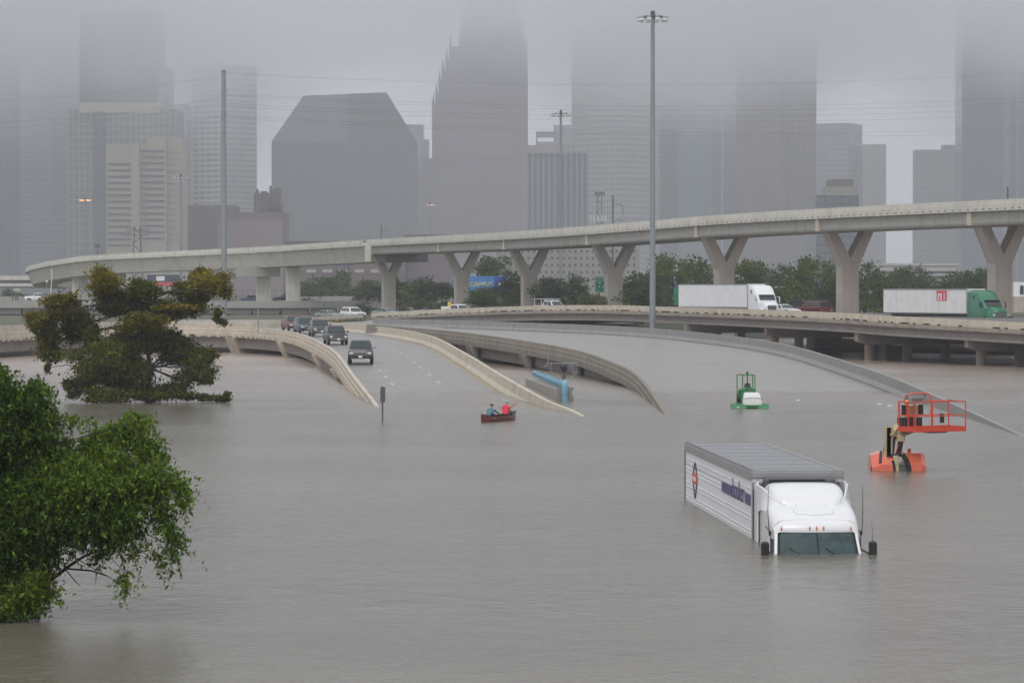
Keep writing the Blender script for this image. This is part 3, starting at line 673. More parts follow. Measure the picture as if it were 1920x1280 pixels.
# spired, stepped granite tower
Yb = 2250
r = thing('stepped_tower', 'tall dark granite tower with stepped gables and tiny spires', 'building', (X_(900, Yb), Yb, 0), 0, 'office towers of the misty skyline')
steps = [(783, 990, 330, 0), (792, 989.5, 297, .5), (811, 989, 197, 0), (817, 989, 177, .4), (823, 989, 153, .8), (829, 989, 132, 1.2), (836, 988.5, 112, 1.6), (843, 988, 88, 2.0), (862, 981, 66, 2.8), (867, 975, 45, 3.2), (873, 970, 22, 3.6), (880, 966, -2, 4), (890, 956, -40, 4.4)]
prevz = -2; sps = MB(); rb_ = MB()
for k, (a, b, y, dy) in enumerate(steps):
    Y = Yb+dy*1.5; z = Z_(y, Y)
    MB().box(((X_(a, Y)+X_(b, Y))/2, Y+22, (prevz+z)/2), (X_(b, Y)-X_(a, Y), 44-dy*2, z-prevz)).build('tower_step', T['granite'], r, world=True)
    for e in ((a+1.6,) if b > 986 and k not in (7,) else (a+1.6, b-1.6)):
        c = (X_(e, Y), Y+1, z)
        sps.loft([[(c[0]-1.3, c[1]-1, z), (c[0]+1.3, c[1]-1, z), (c[0]+1.3, c[1]+1.4, z), (c[0]-1.3, c[1]+1.4, z)], [(c[0]-.7, c[1]-.4, z+3.4), (c[0]+.7, c[1]-.4, z+3.4), (c[0]+.7, c[1]+.8, z+3.4), (c[0]-.7, c[1]+.8, z+3.4)], [(c[0]-.1, c[1], z+9.0), (c[0]+.1, c[1], z+9.0), (c[0]+.1, c[1]+.2, z+9.0), (c[0]-.1, c[1]+.2, z+9.0)]])
    facade(None, rb_, Vector((X_(a, Y), Y, 0)), Vector((X_(b, Y), Y, 0)), max(prevz, 5), z, 0, 1, 2.6, .7, .4)
    prevz = z
sps.build('spire', T['granite'], r, world=True, kind='stuff'); rb_.build('facade_rib', T['pink'], r, world=True, kind='stuff')
r = tower('blue-grey block with vertical stripes at the foot of the spired tower', 988, 1102, 1103, 287, 1850, T['blue'], T['grey'], 0, 1, 3.3, .9, depth=30)
slab(r, 'roof_crown', 989, 1075, 273, 288, 1849, 26, T['tan2'])
r = tower('hazy block with a roof frame peeping behind the striped block', 1038, 1078, 1079, 235, 2420, T['grey'], None, depth=20)
slab(r, 'roof_frame', 1005, 1042, 247, 258, 2415, 10, T['mid']); slab(r, 'roof_frame', 1005, 1008, 250, 274, 2415, 2, T['mid']); slab(r, 'roof_frame', 1008, 1040, 266, 275, 2415, 6, T['grey'])
tower('pale pinkish tower with a fine window grid rising into cloud', 1075, 1160, 1238, 50, 2250, T['win'], T['pale'], 4.2, 2.2, 3.0, 1.3)
r = tower('dark blue glass tower with a teal middle beside the tall mast', 1236, 1390, 1391, 90, 2350, T['blue'], T['win'], 0, 1, 5, .5, depth=40)
slab(r, 'teal_face', 1272, 1336, 90, 560, 2348, 2, T['teal']); slab(r, 'mullion', 1352, 1356, 90, 560, 2347.6, 1.2, T['grey']); slab(r, 'dark_face', 1240, 1268, 90, 560, 2348.4, 1.2, T['dark'])
r = tower('broad pink granite tower with punched pale windows', 1387, 1462, 1536, 60, 2100, T['pink'], T['granite'], 4.3, 1.6, 3.4, .9)
q = MB(); a, n_ = V2(1387, 2100+27), None
tower('stepped grey office block beside the open sky gap', 1530, 1590, 1622, 231, 2450, T['grey'], T['mid'], 4.2, 1.2, 3.4, .6)
tower('purplish lower wing of the stepped grey office block', 1618, 1660, 1661, 271, 2440, T['tan2'], T['grey'], 4, .8, 3.2, .7, depth=30)
r = tower('low dark building with a reddish roof in front of the grey office block', 1532, 1608, 1609, 366, 1500, T['mid'], T['win'], 4, 1, 4, .6, depth=30)
slab(r, 'penthouse', 1556, 1600, 336, 352, 1499, 20, T['brick']); slab(r, 'roof_slab', 1548, 1606, 350, 367, 1498, 24, T['tan2'])
r = tower('square pinkish block across the open sky gap', 1715, 1800, 1808, 281, 2300, T['pink'], T['grey'], 4.3, 1.4, 3.2, .9)
slab(r, 'penthouse', 1770, 1812, 272, 284, 2301, 20, T['pink'])
r = tower('dark blue glass tower vanishing into cloud at the frame edge', 1804, 1990, 1991, -70, 2150, T['blue'], T['win'], 0, 1, 4, .5, depth=40)
slab(r, 'pale_mullion', 1880, 1892, -60, 560, 2148.5, 1.5, T['mid']); slab(r, 'pale_mullion', 1905, 1909, -60, 560, 2148.5, 1.5, T['mid'])
r = thing('parking_garage', 'low pale pink garage seen below the flyover', 'building', (X_(1720, 1100), 1100, 0))
slab(r, 'building_wall', 1635, 1800, 497, 560, 1100, 20, T['pale']); slab(r, 'parapet', 1634, 1801, 494, 498, 1099.5, 1, T['pale'])
for k in range(3): slab(r, 'open_deck', 1640, 1795, 508+k*9, 512+k*9, 1099.7, .4, T['win'])
r = thing('brick_building', 'wide low brick building behind the trees and flyover', 'building', (X_(640, 1250), 1250, 0))
slab(r, 'building_wall', 535, 760, 452, 570, 1250, 30, T['brick']); slab(r, 'building_wall', 758, 850, 440, 570, 1260, 30, T['granite'])
for k in range(7): slab(r, 'window_row', 545+30*k, 563+30*k, 505, 511, 1249.6, .5, T['pale'])
r = thing('brick_building', 'low grey building with many small windows behind the middle Y piers', 'building', (X_(1050, 1300), 1300, 0))
slab(r, 'building_wall', 930, 1200, 448, 570, 1300, 30, T['tan2'])
q = MB()
for j in range(7):
    for k in range(24): q.box((X_(936+k*11, 1299.6), 1299.7, Z_(458+j*13, 1300)), (.9, .4, 1.1))
q.build('window', T['win'], r, world=True, kind='stuff')
r = thing('site_shed', 'small white office building at the frame edge', 'building', (X_(1915, 420), 420, 0))
MB().box((X_(1925, 420), 423, 7.0), (3.2, 4, 2.0)).build('shed_wall', M['whitedull'], r, world=True); MB().box((X_(1918, 420), 420.95, 6.9), (.5, .1, 1.2)).build('window', M['glass'], r, world=True)
MB().box((X_(1935, 418), 422, 4.9), (4.5, 5, 2.2)).build('base_wall', M['pier'], r, world=True); MB().box((X_(1935, 418), 422, 2.6), (4.6, 5.2, 1.6)).build('dark_base', M['dark'], r, world=True)
r = thing('gabled_house', 'small cream gabled house beside the far trees', 'house', (X_(644, 760), 760, 0))
hy = 760
MB().prism([(X_(629, hy), 1), (X_(659, hy), 1), (X_(659, hy), Z_(550, hy)), (X_(645, hy), Z_(541, hy)), (X_(629, hy), Z_(549, hy))], 'y', hy, hy+8).build('house_wall', mat('cream_siding', (.55, .47, .34), .7, .06), r, world=True)
q = MB()
for px in (637, 649): q.box((X_(px, hy), hy-.05, Z_(554, hy)), (.9, .1, .7))
q.build('window', M['glass'], r, world=True, kind='stuff')
MB().loft([[(X_(a, hy), y, Z_(b, hy)) for a, b in ((627, 550), (645, 540), (661, 550.6), (645, 538.4))] for y in (hy-.4, hy+8.4)]).build('roof', T['brick'], r, world=True)

# ---------------------------------------------------------------- masts, poles, wires, signs
def mast(label, px, ytop, Y, rad, ring, lit=False, nl=10, name='light_mast', grp='high lamp masts along the freeway'):
    zt = Z_(ytop, Y); r = thing(name, label, 'light mast', (X_(px, Y), Y, 0), 0, grp)
    MB().tube([(0, 0, -3), (0, 0, zt*.5), (0, 0, zt)], [rad, rad*.82, rad*.62], 12).build('pole', M['galv'], r, smooth=40)
    MB().tube([(0, 0, zt), (0, 0, zt+.9)], rad*.75, 10).build('winch_head', M['darkgrey'], r, smooth=40)
    q = MB(); n = 20
    q.tube([(ring*.86*math.cos(a), ring*.86*math.sin(a), zt+.25) for a in [2*math.pi*i/n for i in range(n+1)]], .06, 5, False)
    for i in range(4): q.tube([(0, 0, zt+.3), (ring*.86*math.cos(i*1.57+.3), ring*.86*math.sin(i*1.57+.3), zt+.25)], .05, 5)
    q.build('lamp_ring', M['darkgrey'], r)
    for i in range(nl):
        a = 2*math.pi*i/nl; c = (ring*math.cos(a), ring*math.sin(a)); q = MB()
        q.loft([[(c[0]+k*math.cos(t), c[1]+k*math.sin(t), zt+z) for t in [2*math.pi*j/12 for j in range(12)]] for k, z in ((.10, .28), (.22, .22), (.28, .02))])
        lp = q.build('lamp', M['galv'] if not lit else M['darkgrey'], r, smooth=40)
        q = MB(); q.loft([[(c[0]+k*math.cos(t), c[1]+k*math.sin(t), zt+z) for t in [2*math.pi*j/12 for j in range(12)]] for k, z in ((.28, .01), (.30, -.16), (.20, -.30))]); q.build('lens', M['litlens'] if lit else M['lamplens'], lp, smooth=40)
    return r
M['lamplens'] = mat('frosted_lamp_lens', (.75, .75, .74), .3, .05); M['litlens'] = mat('lit_sodium_lens', (.8, .5, .3), .4, .02, emit=(1.0, .42, .16, 1.5))
mast('tallest grey mast with a ring of lamps beside the white semi truck', 1223.5, 37, 345, .36, 1.55)
mast('thin lamp mast between the spired tower and the pale pink tower', 1051.5, 216, 570, .33, 1.6)
mast('slender lamp mast in front of the tan office building', 339.5, 333, 760, .33, 1.6)
mast('hazy mast with glowing orange lamps before the gridded block', 160, 375, 1000, .30, 1.6, True, 6, grp='lit lamp masts in the mist')
mast('faint mast with glowing lamps at the foot of the spired tower', 807, 384, 1350, .30, 1.5, True, 5, grp='lit lamp masts in the mist')
# steel power pole and its wires
Yw = 430; pw = thing('power_pole', 'tall bare steel power pole rising behind the big flooded tree', 'power pole', (X_(420, Yw), Yw, 0))
zt = Z_(135, Yw)
MB().tube([(0, 0, -3), (0, 0, zt*.5), (0, 0, zt)], [.45, .39, .30], 14).build('pole', M['galv'], pw, smooth=40)
MB().tube([(0, 0, zt), (0, 0, zt+.15)], .36, 14).build('pole_cap', M['darkgrey'], pw, smooth=40)
for py in (170, 214):
    z = Z_(py, Yw); q = MB(); q.tube([(.15, 0, z+.75), (.3, -.1, z+.2), (.42, -.1, z-.15)], .05, 6); q.build('insulator', M['darkgrey'], pw, smooth=40)
    q = MB(); q.tube([(-.15, 0, z-.2), (-.33, -.1, z-.5), (-.2, 0, z-.9)], .04, 6); q.build('insulator', M['darkgrey'], pw, smooth=40)
M['wire'] = mat('dark_cable', (.12, .12, .12), .6, .05)
for k, (ys, ye, sag) in enumerate([(138, 120, 2.6), (176, 168, 2.4), (180, 178, 2.4), (195, 190, 2.2), (200, 202, 2.3), (217, 232, 2.0), (222, 240, 2.0)]):
    a = P(424, ys, Yw); b = P(2150, ye, 520); pts = [a.lerp(b, t)-Vector((0, 0, sag*4*t*(1-t))) for t in np.linspace(0, 1, 24)]
    tag(MB().tube(pts, .011, 4).build('power_cable', M['wire']), ('topmost', 'second', 'third', 'fourth', 'fifth', 'sixth', 'lowest')[k]+' power cable strung from the steel pole across the skyline towers', 'cable', 'power cables running from the steel pole')
for k, (ys, ye, sag) in enumerate([(142, 190, 1.2), (184, 230, 1.2), (193, 242, 1.2), (218, 262, 1.2)]):
    a = P(417, ys, Yw); b = P(-150, ye, 470); pts = [a.lerp(b, t)-Vector((0, 0, sag*4*t*(1-t))) for t in np.linspace(0, 1, 14)]
    tag(MB().tube(pts, .011, 4).build('power_cable', M['wire']), ('topmost', 'second', 'third', 'lowest')[k]+' power cable leaving the steel pole toward the tan office building', 'cable', 'power cables on the tan building side of the steel pole')
def utility(label, px, ytop, Y, arms, grp='small utility poles beyond the flyover'):
    r = thing('utility_pole', label, 'utility pole', (X_(px, Y), Y, 0), 0, grp); zt = Z_(ytop, Y)
    MB().tube([(0, 0, 0), (0, 0, zt)], [.22, .14], 8).build('pole', M['darkgrey'], r, smooth=40)
    for (py, l, drop) in arms:
        z = Z_(py, Y); MB().tube([(0, 0, z-.3), (l*.5, 0, z+.2), (l, 0, z-.1), (l, 0, z-drop)], .07, 6).build('arm', M['darkgrey'], r)
utility('dark pole with two curved arms above the middle of the flyover', 1149, 366, 620, [(384, 2.0, 2.0), (414, 2.0, .2)])
utility('short dark pole sticking up over the flyover near the frame edge', 1889, 351, 520, [(470, 1.2, .3)])
utility('faint pole behind the flyover close to the bend pier', 715, 420, 800, [(432, 1.6, .3)])
r = thing('lattice_mast', 'faint lattice mast with an antenna head over the flyover', 'antenna mast', (X_(1124, 1400), 1400, 0))
q = MB(); zt = Z_(360, 1400)
for s in (-1, 1): q.tube([(s*1.6, 0, 0), (s*1.0, 0, zt)], .22, 4)
for k in range(16): q.tube([((-1) ** k*1.3, 0, zt*k/16), (-(-1) ** k*1.3, 0, zt*(k+1)/16)], .14, 4)
q.build('lattice', M['darkgrey'], r, kind='stuff'); MB().box((0, 0, zt-.8), (4.6, 2, 1.6)).build('antenna_head', M['darkgrey'], r)
for k in range(5):
    MB().box((X_(1107+k*7, 1395)-X_(1124, 1400), -5, Z_(409, 1395)), (.7, .5, 2.6)).build('antenna_panel', M['whitedull'], r)
r = thing('lattice_mast', 'dark transmission tower standing before the tan office building', 'transmission tower', (X_(258, 1300), 1300, 0))
q = MB(); zt = Z_(425, 1300)
for s in (-1, 1): q.tube([(s*2.6, 0, 0), (s*1.2, 0, zt)], .28, 4)
for k in range(9): q.tube([((-1) ** k*2, 0, zt*k/9), (-(-1) ** k*2, 0, zt*(k+1)/9)], .2, 4)
for py in (432, 441): q.tube([(-5, 0, Z_(py, 1300)), (5, 0, Z_(py, 1300))], .2, 4)
q.build('lattice', M['darkgrey'], r, kind='stuff')
r = thing('road_sign', 'small dark sign seen from behind on the flyover bend', 'sign', (X_(183, 694), 690, 14))
MB().tube([P(183, 479, 690), P(183, 462, 690)], .12, 6).build('post', M['darkgrey'], r, world=True); MB().box(P(183, 461.5, 690), (1.25, .12, .75)).build('sign_panel', M['darkgrey'], r, world=True)
# billboards and highway signs
def board(label, x0, x1, y0, y1, Y, m, cat='billboard', name='billboard', posts=True):
    r = thing(name, label, cat, (X_((x0+x1)/2, Y), Y, 0))
    MB().box((X_((x0+x1)/2, Y), Y, (Z_(y0, Y)+Z_(y1, Y))/2), (X_(x1, Y)-X_(x0, Y), .3, Z_(y0, Y)-Z_(y1, Y)), bevel=.02).build('sign_panel', m, r, world=True)
    if posts:
        for f in (.25, .75): MB().tube([(X_(x0+(x1-x0)*f, Y), Y+.4, 0), (X_(x0+(x1-x0)*f, Y), Y+.4, Z_(y0, Y)-.3)], .18, 8).build('post', M['darkgrey'], r, world=True)
    return r
Y = 600
r = board('bright blue advertising billboard half hidden by a Y pier and trees', 848, 951, 518, 547, Y, mat('sky_blue_print', (.05, .22, .52), .4, .15, .5))
q = MB(); add_text(q, 'A', 1.9, P(854, 533, Y-.2), (1, 0, 0), (0, 0, 1), 1, .02); add_text(q, 'CAMPUS', 1.25, P(902, 533, Y-.2), (1, 0, 0), (0, 0, 1), .95, .02); q.build('lettering', mat('yellow_print', (.75, .7, .2), .5), r, world=True)
q = MB(); q.box(P(858, 521, Y-.2), (2.2, .04, .6)); q.build('print_band', mat('green_print', (.1, .45, .3), .5), r, world=True)
q = MB(); q.box(P(938, 532.5, Y-.2), (2.4, .04, 2.9)); q.build('print_panel', mat('deep_blue_print', (.03, .06, .35), .5), r, world=True)
q = MB(); q.box(P(940, 532, Y-.26), (1.1, .03, .5)); q.build('print_mark', M['whitedull'], r, world=True)
MB().tube([P(883, 546, Y-1), P(932, 546, Y-1)], .12, 6).build('green_rail', M['green'], r, world=True)
for px in (884, 931): MB().tube([P(px, 546, Y-1), P(px, 558, Y-1)], .10, 6).build('green_post', M['green'], r, world=True)
Y = 470; M['signgreen'] = mat('green_highway_sign', (.01, .24, .15), .4, .05)
r = board('green highway sign partly behind the Y pier next to the tall mast', 1115, 1146, 518, 549, Y, M['signgreen'], 'highway sign', 'highway_sign')
q = MB()
for a, b, c, d in ((1115.3, 1145.7, 518.2, 519), (1115.3, 1145.7, 526, 526.8), (1115.3, 1116.1, 518.2, 548.8), (1145, 1145.8, 518.2, 548.8), (1115.3, 1145.7, 548, 548.8)):
    q.box(P((a+b)/2, (c+d)/2, Y-.2), (X_(b, Y)-X_(a, Y), .03, (d-c)*Y/F))
for k in range(6): q.box(P(1119+k*2.6, 522.3, Y-.2), (.12, .03, .22))
for a, b, c in ((1124, 530, 5), (1124, 537, 3), (1130, 537, 2)): q.box(P(a, b, Y-.2), (c*Y/F, .03, .14))
q.build('sign_print', M['whitedull'], r, world=True, kind='stuff')
Y = 480
r = board('green highway sign peeping out behind the white trailer', 1263, 1282, 538, 572, Y, M['signgreen'], 'highway sign', 'highway_sign')
Y = 520
r = board('dark blue roadside billboard with a pale frame among the trees', 1440, 1502, 538, 566, Y, mat('navy_print', (.03, .06, .12), .4, .1, 1))
q = MB()
for a, b, c, d in ((1439, 1503, 537, 539.5), (1501, 1503, 537, 549)): q.box(P((a+b)/2, (c+d)/2, Y-.25), (X_(b, Y)-X_(a, Y), .1, (d-c)*Y/F))
q.build('board_frame', M['whitedull'], r, world=True)
q = MB(); add_text(q, 'Always', .55, P(1457, 545, Y-.2), (1, 0, 0), (0, 0, 1), 1, .02); q.build('lettering', M['whitedull'], r, world=True)
Y = 950
r = board('dark blue board with pale numbers under the flyover edge', 620, 664, 488, 498, Y, mat('navy_sign_print', (.06, .07, .2), .4, .05), 'sign', 'price_board')
q = MB(); add_text(q, '55', 1.6, P(627, 493, Y-.2), (1, 0, 0), (0, 0, 1), 1, .02); add_text(q, '45', 1.6, P(655, 493, Y-.2), (1, 0, 0), (0, 0, 1), 1, .02); q.build('lettering', M['white'], r, world=True)
Y = 800
r = board('dark blue store board with a white patch between the two tree crowns', 276, 338, 515, 536, Y, mat('dull_navy_print', (.05, .06, .10), .5), 'billboard', 'store_board')
MB().box(P(301, 522, Y-.2), (2.2, .05, 1.2)).build('print_mark', M['whitedull'], r, world=True); MB().box(P(310, 532, Y-.2), (6, .05, .9)).build('print_band', M['redp'], r, world=True)
# flat sign on a post in the water, small tee pole on the ramp
Y = 164; r = thing('sign_post', 'weathered sign on a thin post standing in water at the ramp mouth', 'road sign', (X_(717, Y), Y, 0))
MB().tube([(0, 0, -1), (0, 0, 1.85)], .045, 8).build('post', M['darkgrey'], r, smooth=40); MB().box((.02, -.06, 1.42), (.27, .03, .82), .1).build('sign_panel', M['darkgrey'], r)
Y = 318; r = thing('tee_pole', 'small pale pole with a flat top beside the curved barrier', 'pole', (X_(484, Y), Y, Z_(626, Y)))
MB().tube([(0, 0, 0), (0, 0, 2.75)], .06, 8).build('pole', M['galv'], r, smooth=40); MB().box((0, 0, 2.75), (.7, .25, .07)).build('pole_head', M['galv'], r)
MB().tube([(0, 0, .05), (1.0, 0, .0), (1.1, 0, .25)], .05, 6).build('foot_bracket', M['galv'], r)
r = thing('floodlight', 'tilted floodlight on a short stand above the bushes', 'lamp', (X_(1076, 560), 560, 0))
MB().tube([P(1070, 560, 560), P(1070, 520, 560)], .08, 6).build('post', M['galv'], r, world=True); MB().box(P(1078, 512, 560), (1.0, .35, 1.7), 0, 0, .45, bevel=.05).build('lamp_head', M['galv'], r, world=True)
r = thing('globe_lamp', 'white globe lamp on a post by the flyover bend', 'lamp', (X_(88, 668), 668, 0))
MB().tube([P(88, 560, 668), P(88, 530, 668)], .08, 6).build('post', M['galv'], r, world=True); MB().ball(P(88, 528, 668), .24).build('globe', M['white'], r, smooth=60, world=True)
r = thing('street_pole', 'thin pale leaning pole in front of the flyover bend', 'pole', (X_(96, 655), 655, 0))
MB().tube([P(95, 552, 655), P(97, 525, 655), P(98, 510, 655), P(96, 505, 655)], .13, 6).build('pole', M['cream'], r, world=True)

# ---------------------------------------------------------------- trees
def leaf_mat(name, trans=.35, rough=.45):
    m = bpy.data.materials.new(name); m.use_nodes = True; t = m.node_tree; N = t.nodes; L = t.links; b = N['Principled BSDF']
    at = N.new('ShaderNodeAttribute'); at.attribute_name = 'tint'; L.new(at.outputs['Color'], b.inputs['Base Color']); b.inputs['Roughness'].default_value = rough; b.inputs['Specular IOR Level'].default_value = .14
    tr = N.new('ShaderNodeBsdfTranslucent'); L.new(at.outputs['Color'], tr.inputs[0]); mx = N.new('ShaderNodeMixShader'); mx.inputs[0].default_value = trans
    L.new(b.outputs[0], mx.inputs[1]); L.new(tr.outputs[0], mx.inputs[2]); L.new(mx.outputs[0], N['Material Output'].inputs[0]); return m
M['leaf'] = leaf_mat('tree_leaf')
def leaf_mesh(name, c, size, tint, droop=.35, ratio=.42, sizevar=.35, R=None):
    """c (n,3) leaf centres, tint (n,3): one folded four-corner leaf each"""
    R = R or rng; n = len(c)
    d = R.normal(size=(n, 3)); d[:, 2] -= droop; d /= np.linalg.norm(d, axis=1)[:, None]
    u = R.normal(size=(n, 3)); u -= d*(u*d).sum(1)[:, None]; u /= np.linalg.norm(u, axis=1)[:, None]; nn = np.cross(d, u)
    s = size*(1+sizevar*R.normal(size=(n, 1))).clip(.4, 2); w_ = s*ratio
    v = np.stack([c-d*s*.5, c+u*w_*.5+nn*s*.06, c+d*s*.5, c-u*w_*.5+nn*s*.06], 1).reshape(-1, 3).astype(np.float32)
    me = bpy.data.meshes.new(name); me.vertices.add(4*n); me.vertices.foreach_set('co', v.ravel())
    me.loops.add(6*n); base = (np.arange(n)*4)[:, None]; me.loops.foreach_set('vertex_index', (base+np.array([0, 1, 2, 0, 2, 3])).ravel().astype(np.int32))
    me.polygons.add(2*n); me.polygons.foreach_set('loop_start', (np.arange(2*n)*3).astype(np.int32))
    a = me.attributes.new('tint', 'FLOAT_COLOR', 'POINT'); tc = np.ones((n, 4), np.float32); tc[:, :3] = tint; a.data.foreach_set('color', np.repeat(tc, 4, 0).ravel())
    me.materials.append(M['leaf']); me.update(calc_edges=True); me.validate(); return me
def clump_pts(center, rad, n, k, spread=.30, R=None, floor=None):
    R = R or rng; d = R.normal(size=(k, 3)); d /= np.linalg.norm(d, axis=1)[:, None]
    sub = d*(R.random((k, 1))**.45)*.86; w_ = R.random(k)+.3; w_ /= w_.sum()
    p = sub[R.choice(k, n, p=w_)]+R.normal(size=(n, 3))*spread*(.6+.6*R.random((n, 1)))*np.array([1, 1, .8])
    return np.array(center)+p*np.array(rad)
def twig_pts(center, rad, n, L):
    """leaves strung along drooping twigs that start all through the clump"""
    m = 11; k = max(3, n//m); d = rng.normal(size=(k, 3)); d /= np.linalg.norm(d, axis=1)[:, None]
    q = max(4, k//16); sc = rng.normal(size=(q, 3)); sc /= np.linalg.norm(sc, axis=1)[:, None]; sc *= rng.random((q, 1))**.45*.85
    s0 = (sc[rng.integers(0, q, k)]+.17*rng.normal(size=(k, 3)))*np.array(rad); o = s0/np.array(rad)+.5*rng.normal(size=(k, 3)); o[:, 2] -= .25; o /= np.linalg.norm(o, axis=1)[:, None]
    t = np.linspace(0, 1, m)[None, :, None]; l = L*(.5+rng.random((k, 1, 1)))
    p = s0[:, None, :]+o[:, None, :]*t*l+np.array([0, 0, -1])*t*t*l*.45+rng.normal(size=(k, m, 3))*L*.075
    return np.array(center)+p.reshape(-1, 3)
def branch(mb, a, b, r0, r1, R, bend=.12, n=6):
    a, b = Vector(a), Vector(b); l = (b-a).length; o = Vector((R.uniform(-1, 1), R.uniform(-1, 1), R.uniform(-.2, 1)))*l*bend
    pts = [a.lerp(b, t)+o*math.sin(math.pi*t)+Vector((R.uniform(-1, 1), R.uniform(-1, 1), R.uniform(-1, 1)))*l*.025*(0 < t < 1) for t in [i/n for i in range(n+1)]]
    mb.tube(pts, [r0+(r1-r0)*i/n for i in range(n+1)], 6)
G1, G2, G3, G4 = (.065, .120, .016), (.125, .195, .024), (.028, .055, .011), (.14, .175, .02)  # G tints put light into the colour: brighter upper lobes, darker inner ones
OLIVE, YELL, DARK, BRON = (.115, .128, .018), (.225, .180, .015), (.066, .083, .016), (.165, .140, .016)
def tree_from_photo(root, Y, blobs, trunk, dens, size, zr, R, tmix, droop, ratio, k=16, spread=.24, bark_r=.3, twig=0):
    """blobs: (px, py, rx, ry, tint, density); depth from the blob's own size"""
    P_, T_ = [], []; s = Y/F; tb = MB(); base = Vector((X_(trunk[0][0], Y), Y, -1.0)); forks = [P(a, b, Y) for a, b in trunk[1:]]
    nodes = [base]+forks
    for i in range(len(nodes)-1): branch(tb, nodes[i], nodes[i+1], bark_r*(1-.25*i), bark_r*(1-.25*(i+1)), R, .04)
    for (px, py, rx, ry, tint, dn) in blobs:
        dy = R.uniform(-1, 1)*zr; c = P(px, py, Y); c = Vector((c[0], Y+dy, c[2])); rm = (rx+ry)/2*s
        n = int(dens*dn*rx*ry); n = max(n, 60); n -= n % 11 if twig else 0
        p = clump_pts(c, (rx*s, max(rm, rx*s*.7), ry*s), n, max(6, int(k*dn)), spread) if not twig else twig_pts(c, (rx*s, max(rm, rx*s*.7), ry*s), n, twig)
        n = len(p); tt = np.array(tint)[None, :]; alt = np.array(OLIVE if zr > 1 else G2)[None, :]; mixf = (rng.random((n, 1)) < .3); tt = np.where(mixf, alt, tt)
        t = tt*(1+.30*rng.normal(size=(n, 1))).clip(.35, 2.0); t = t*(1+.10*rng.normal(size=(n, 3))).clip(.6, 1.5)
        P_.append(p); T_.append(t)
        src = min(nodes[1:], key=lambda q: (q-c).length) if len(nodes) > 1 else base
        branch(tb, src, c, bark_r*.32, bark_r*.07, R, .15)
        for q in range(5):
            e = p[R.randrange(n)]; branch(tb, c, e, bark_r*.09, bark_r*.025, R, .15, 4)
    p, t = np.concatenate(P_), np.concatenate(T_); keep = p[:, 2] > .05
    me = leaf_mesh('crown', p[keep], size, t[keep].clip(.004, .5), droop, ratio); o = bpy.data.objects.new('crown', me); col.objects.link(o); o.parent = root; o.matrix_parent_inverse = Matrix.Translation(-root.location)
    tb.build('trunk', M['bark'], root, smooth=50, world=True)
t1 = thing('flooded_tree', 'large spreading tree with yellowing crown standing in flood water', 'tree', (X_(278, 190), 190, 0))
Rt = random.Random(11)
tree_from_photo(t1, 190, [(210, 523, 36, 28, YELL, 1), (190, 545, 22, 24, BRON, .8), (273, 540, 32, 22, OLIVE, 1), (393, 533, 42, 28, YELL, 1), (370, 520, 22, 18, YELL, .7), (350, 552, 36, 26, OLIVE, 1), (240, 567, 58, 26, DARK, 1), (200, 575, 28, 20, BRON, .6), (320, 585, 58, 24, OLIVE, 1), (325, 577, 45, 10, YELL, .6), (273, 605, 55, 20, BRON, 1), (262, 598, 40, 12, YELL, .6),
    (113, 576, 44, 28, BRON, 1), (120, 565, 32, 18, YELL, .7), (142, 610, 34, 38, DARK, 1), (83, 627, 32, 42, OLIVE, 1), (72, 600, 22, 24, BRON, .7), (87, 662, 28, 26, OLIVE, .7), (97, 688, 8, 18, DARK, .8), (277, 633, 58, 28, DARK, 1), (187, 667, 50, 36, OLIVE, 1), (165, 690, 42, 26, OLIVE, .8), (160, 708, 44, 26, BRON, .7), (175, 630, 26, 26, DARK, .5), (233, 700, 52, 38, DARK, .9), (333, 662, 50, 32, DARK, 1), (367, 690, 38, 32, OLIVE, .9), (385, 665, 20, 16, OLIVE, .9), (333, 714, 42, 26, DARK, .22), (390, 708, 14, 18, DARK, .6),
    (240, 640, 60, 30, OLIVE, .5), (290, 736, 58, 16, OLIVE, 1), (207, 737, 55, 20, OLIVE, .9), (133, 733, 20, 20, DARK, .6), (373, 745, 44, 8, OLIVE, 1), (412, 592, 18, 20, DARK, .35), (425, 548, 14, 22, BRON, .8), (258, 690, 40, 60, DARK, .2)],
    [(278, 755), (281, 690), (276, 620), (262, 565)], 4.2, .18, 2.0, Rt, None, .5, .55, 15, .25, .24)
bs = thing('flooded_bush', 'small bush tip poking out of the water beside the big tree', 'bush', (X_(420, 190), 190, 0))
tree_from_photo(bs, 190, [(415, 748, 14, 7, OLIVE, 2), (424, 744, 9, 10, DARK, 2)], [(418, 755), (420, 745)], 2.0, .20, .3, Rt, None, .2, .5, 8, .25, .06)
t2 = thing('leafy_tree', 'bright green leafy tree drooping over the water at the frame edge', 'tree', (X_(20, 66), 66, 0))
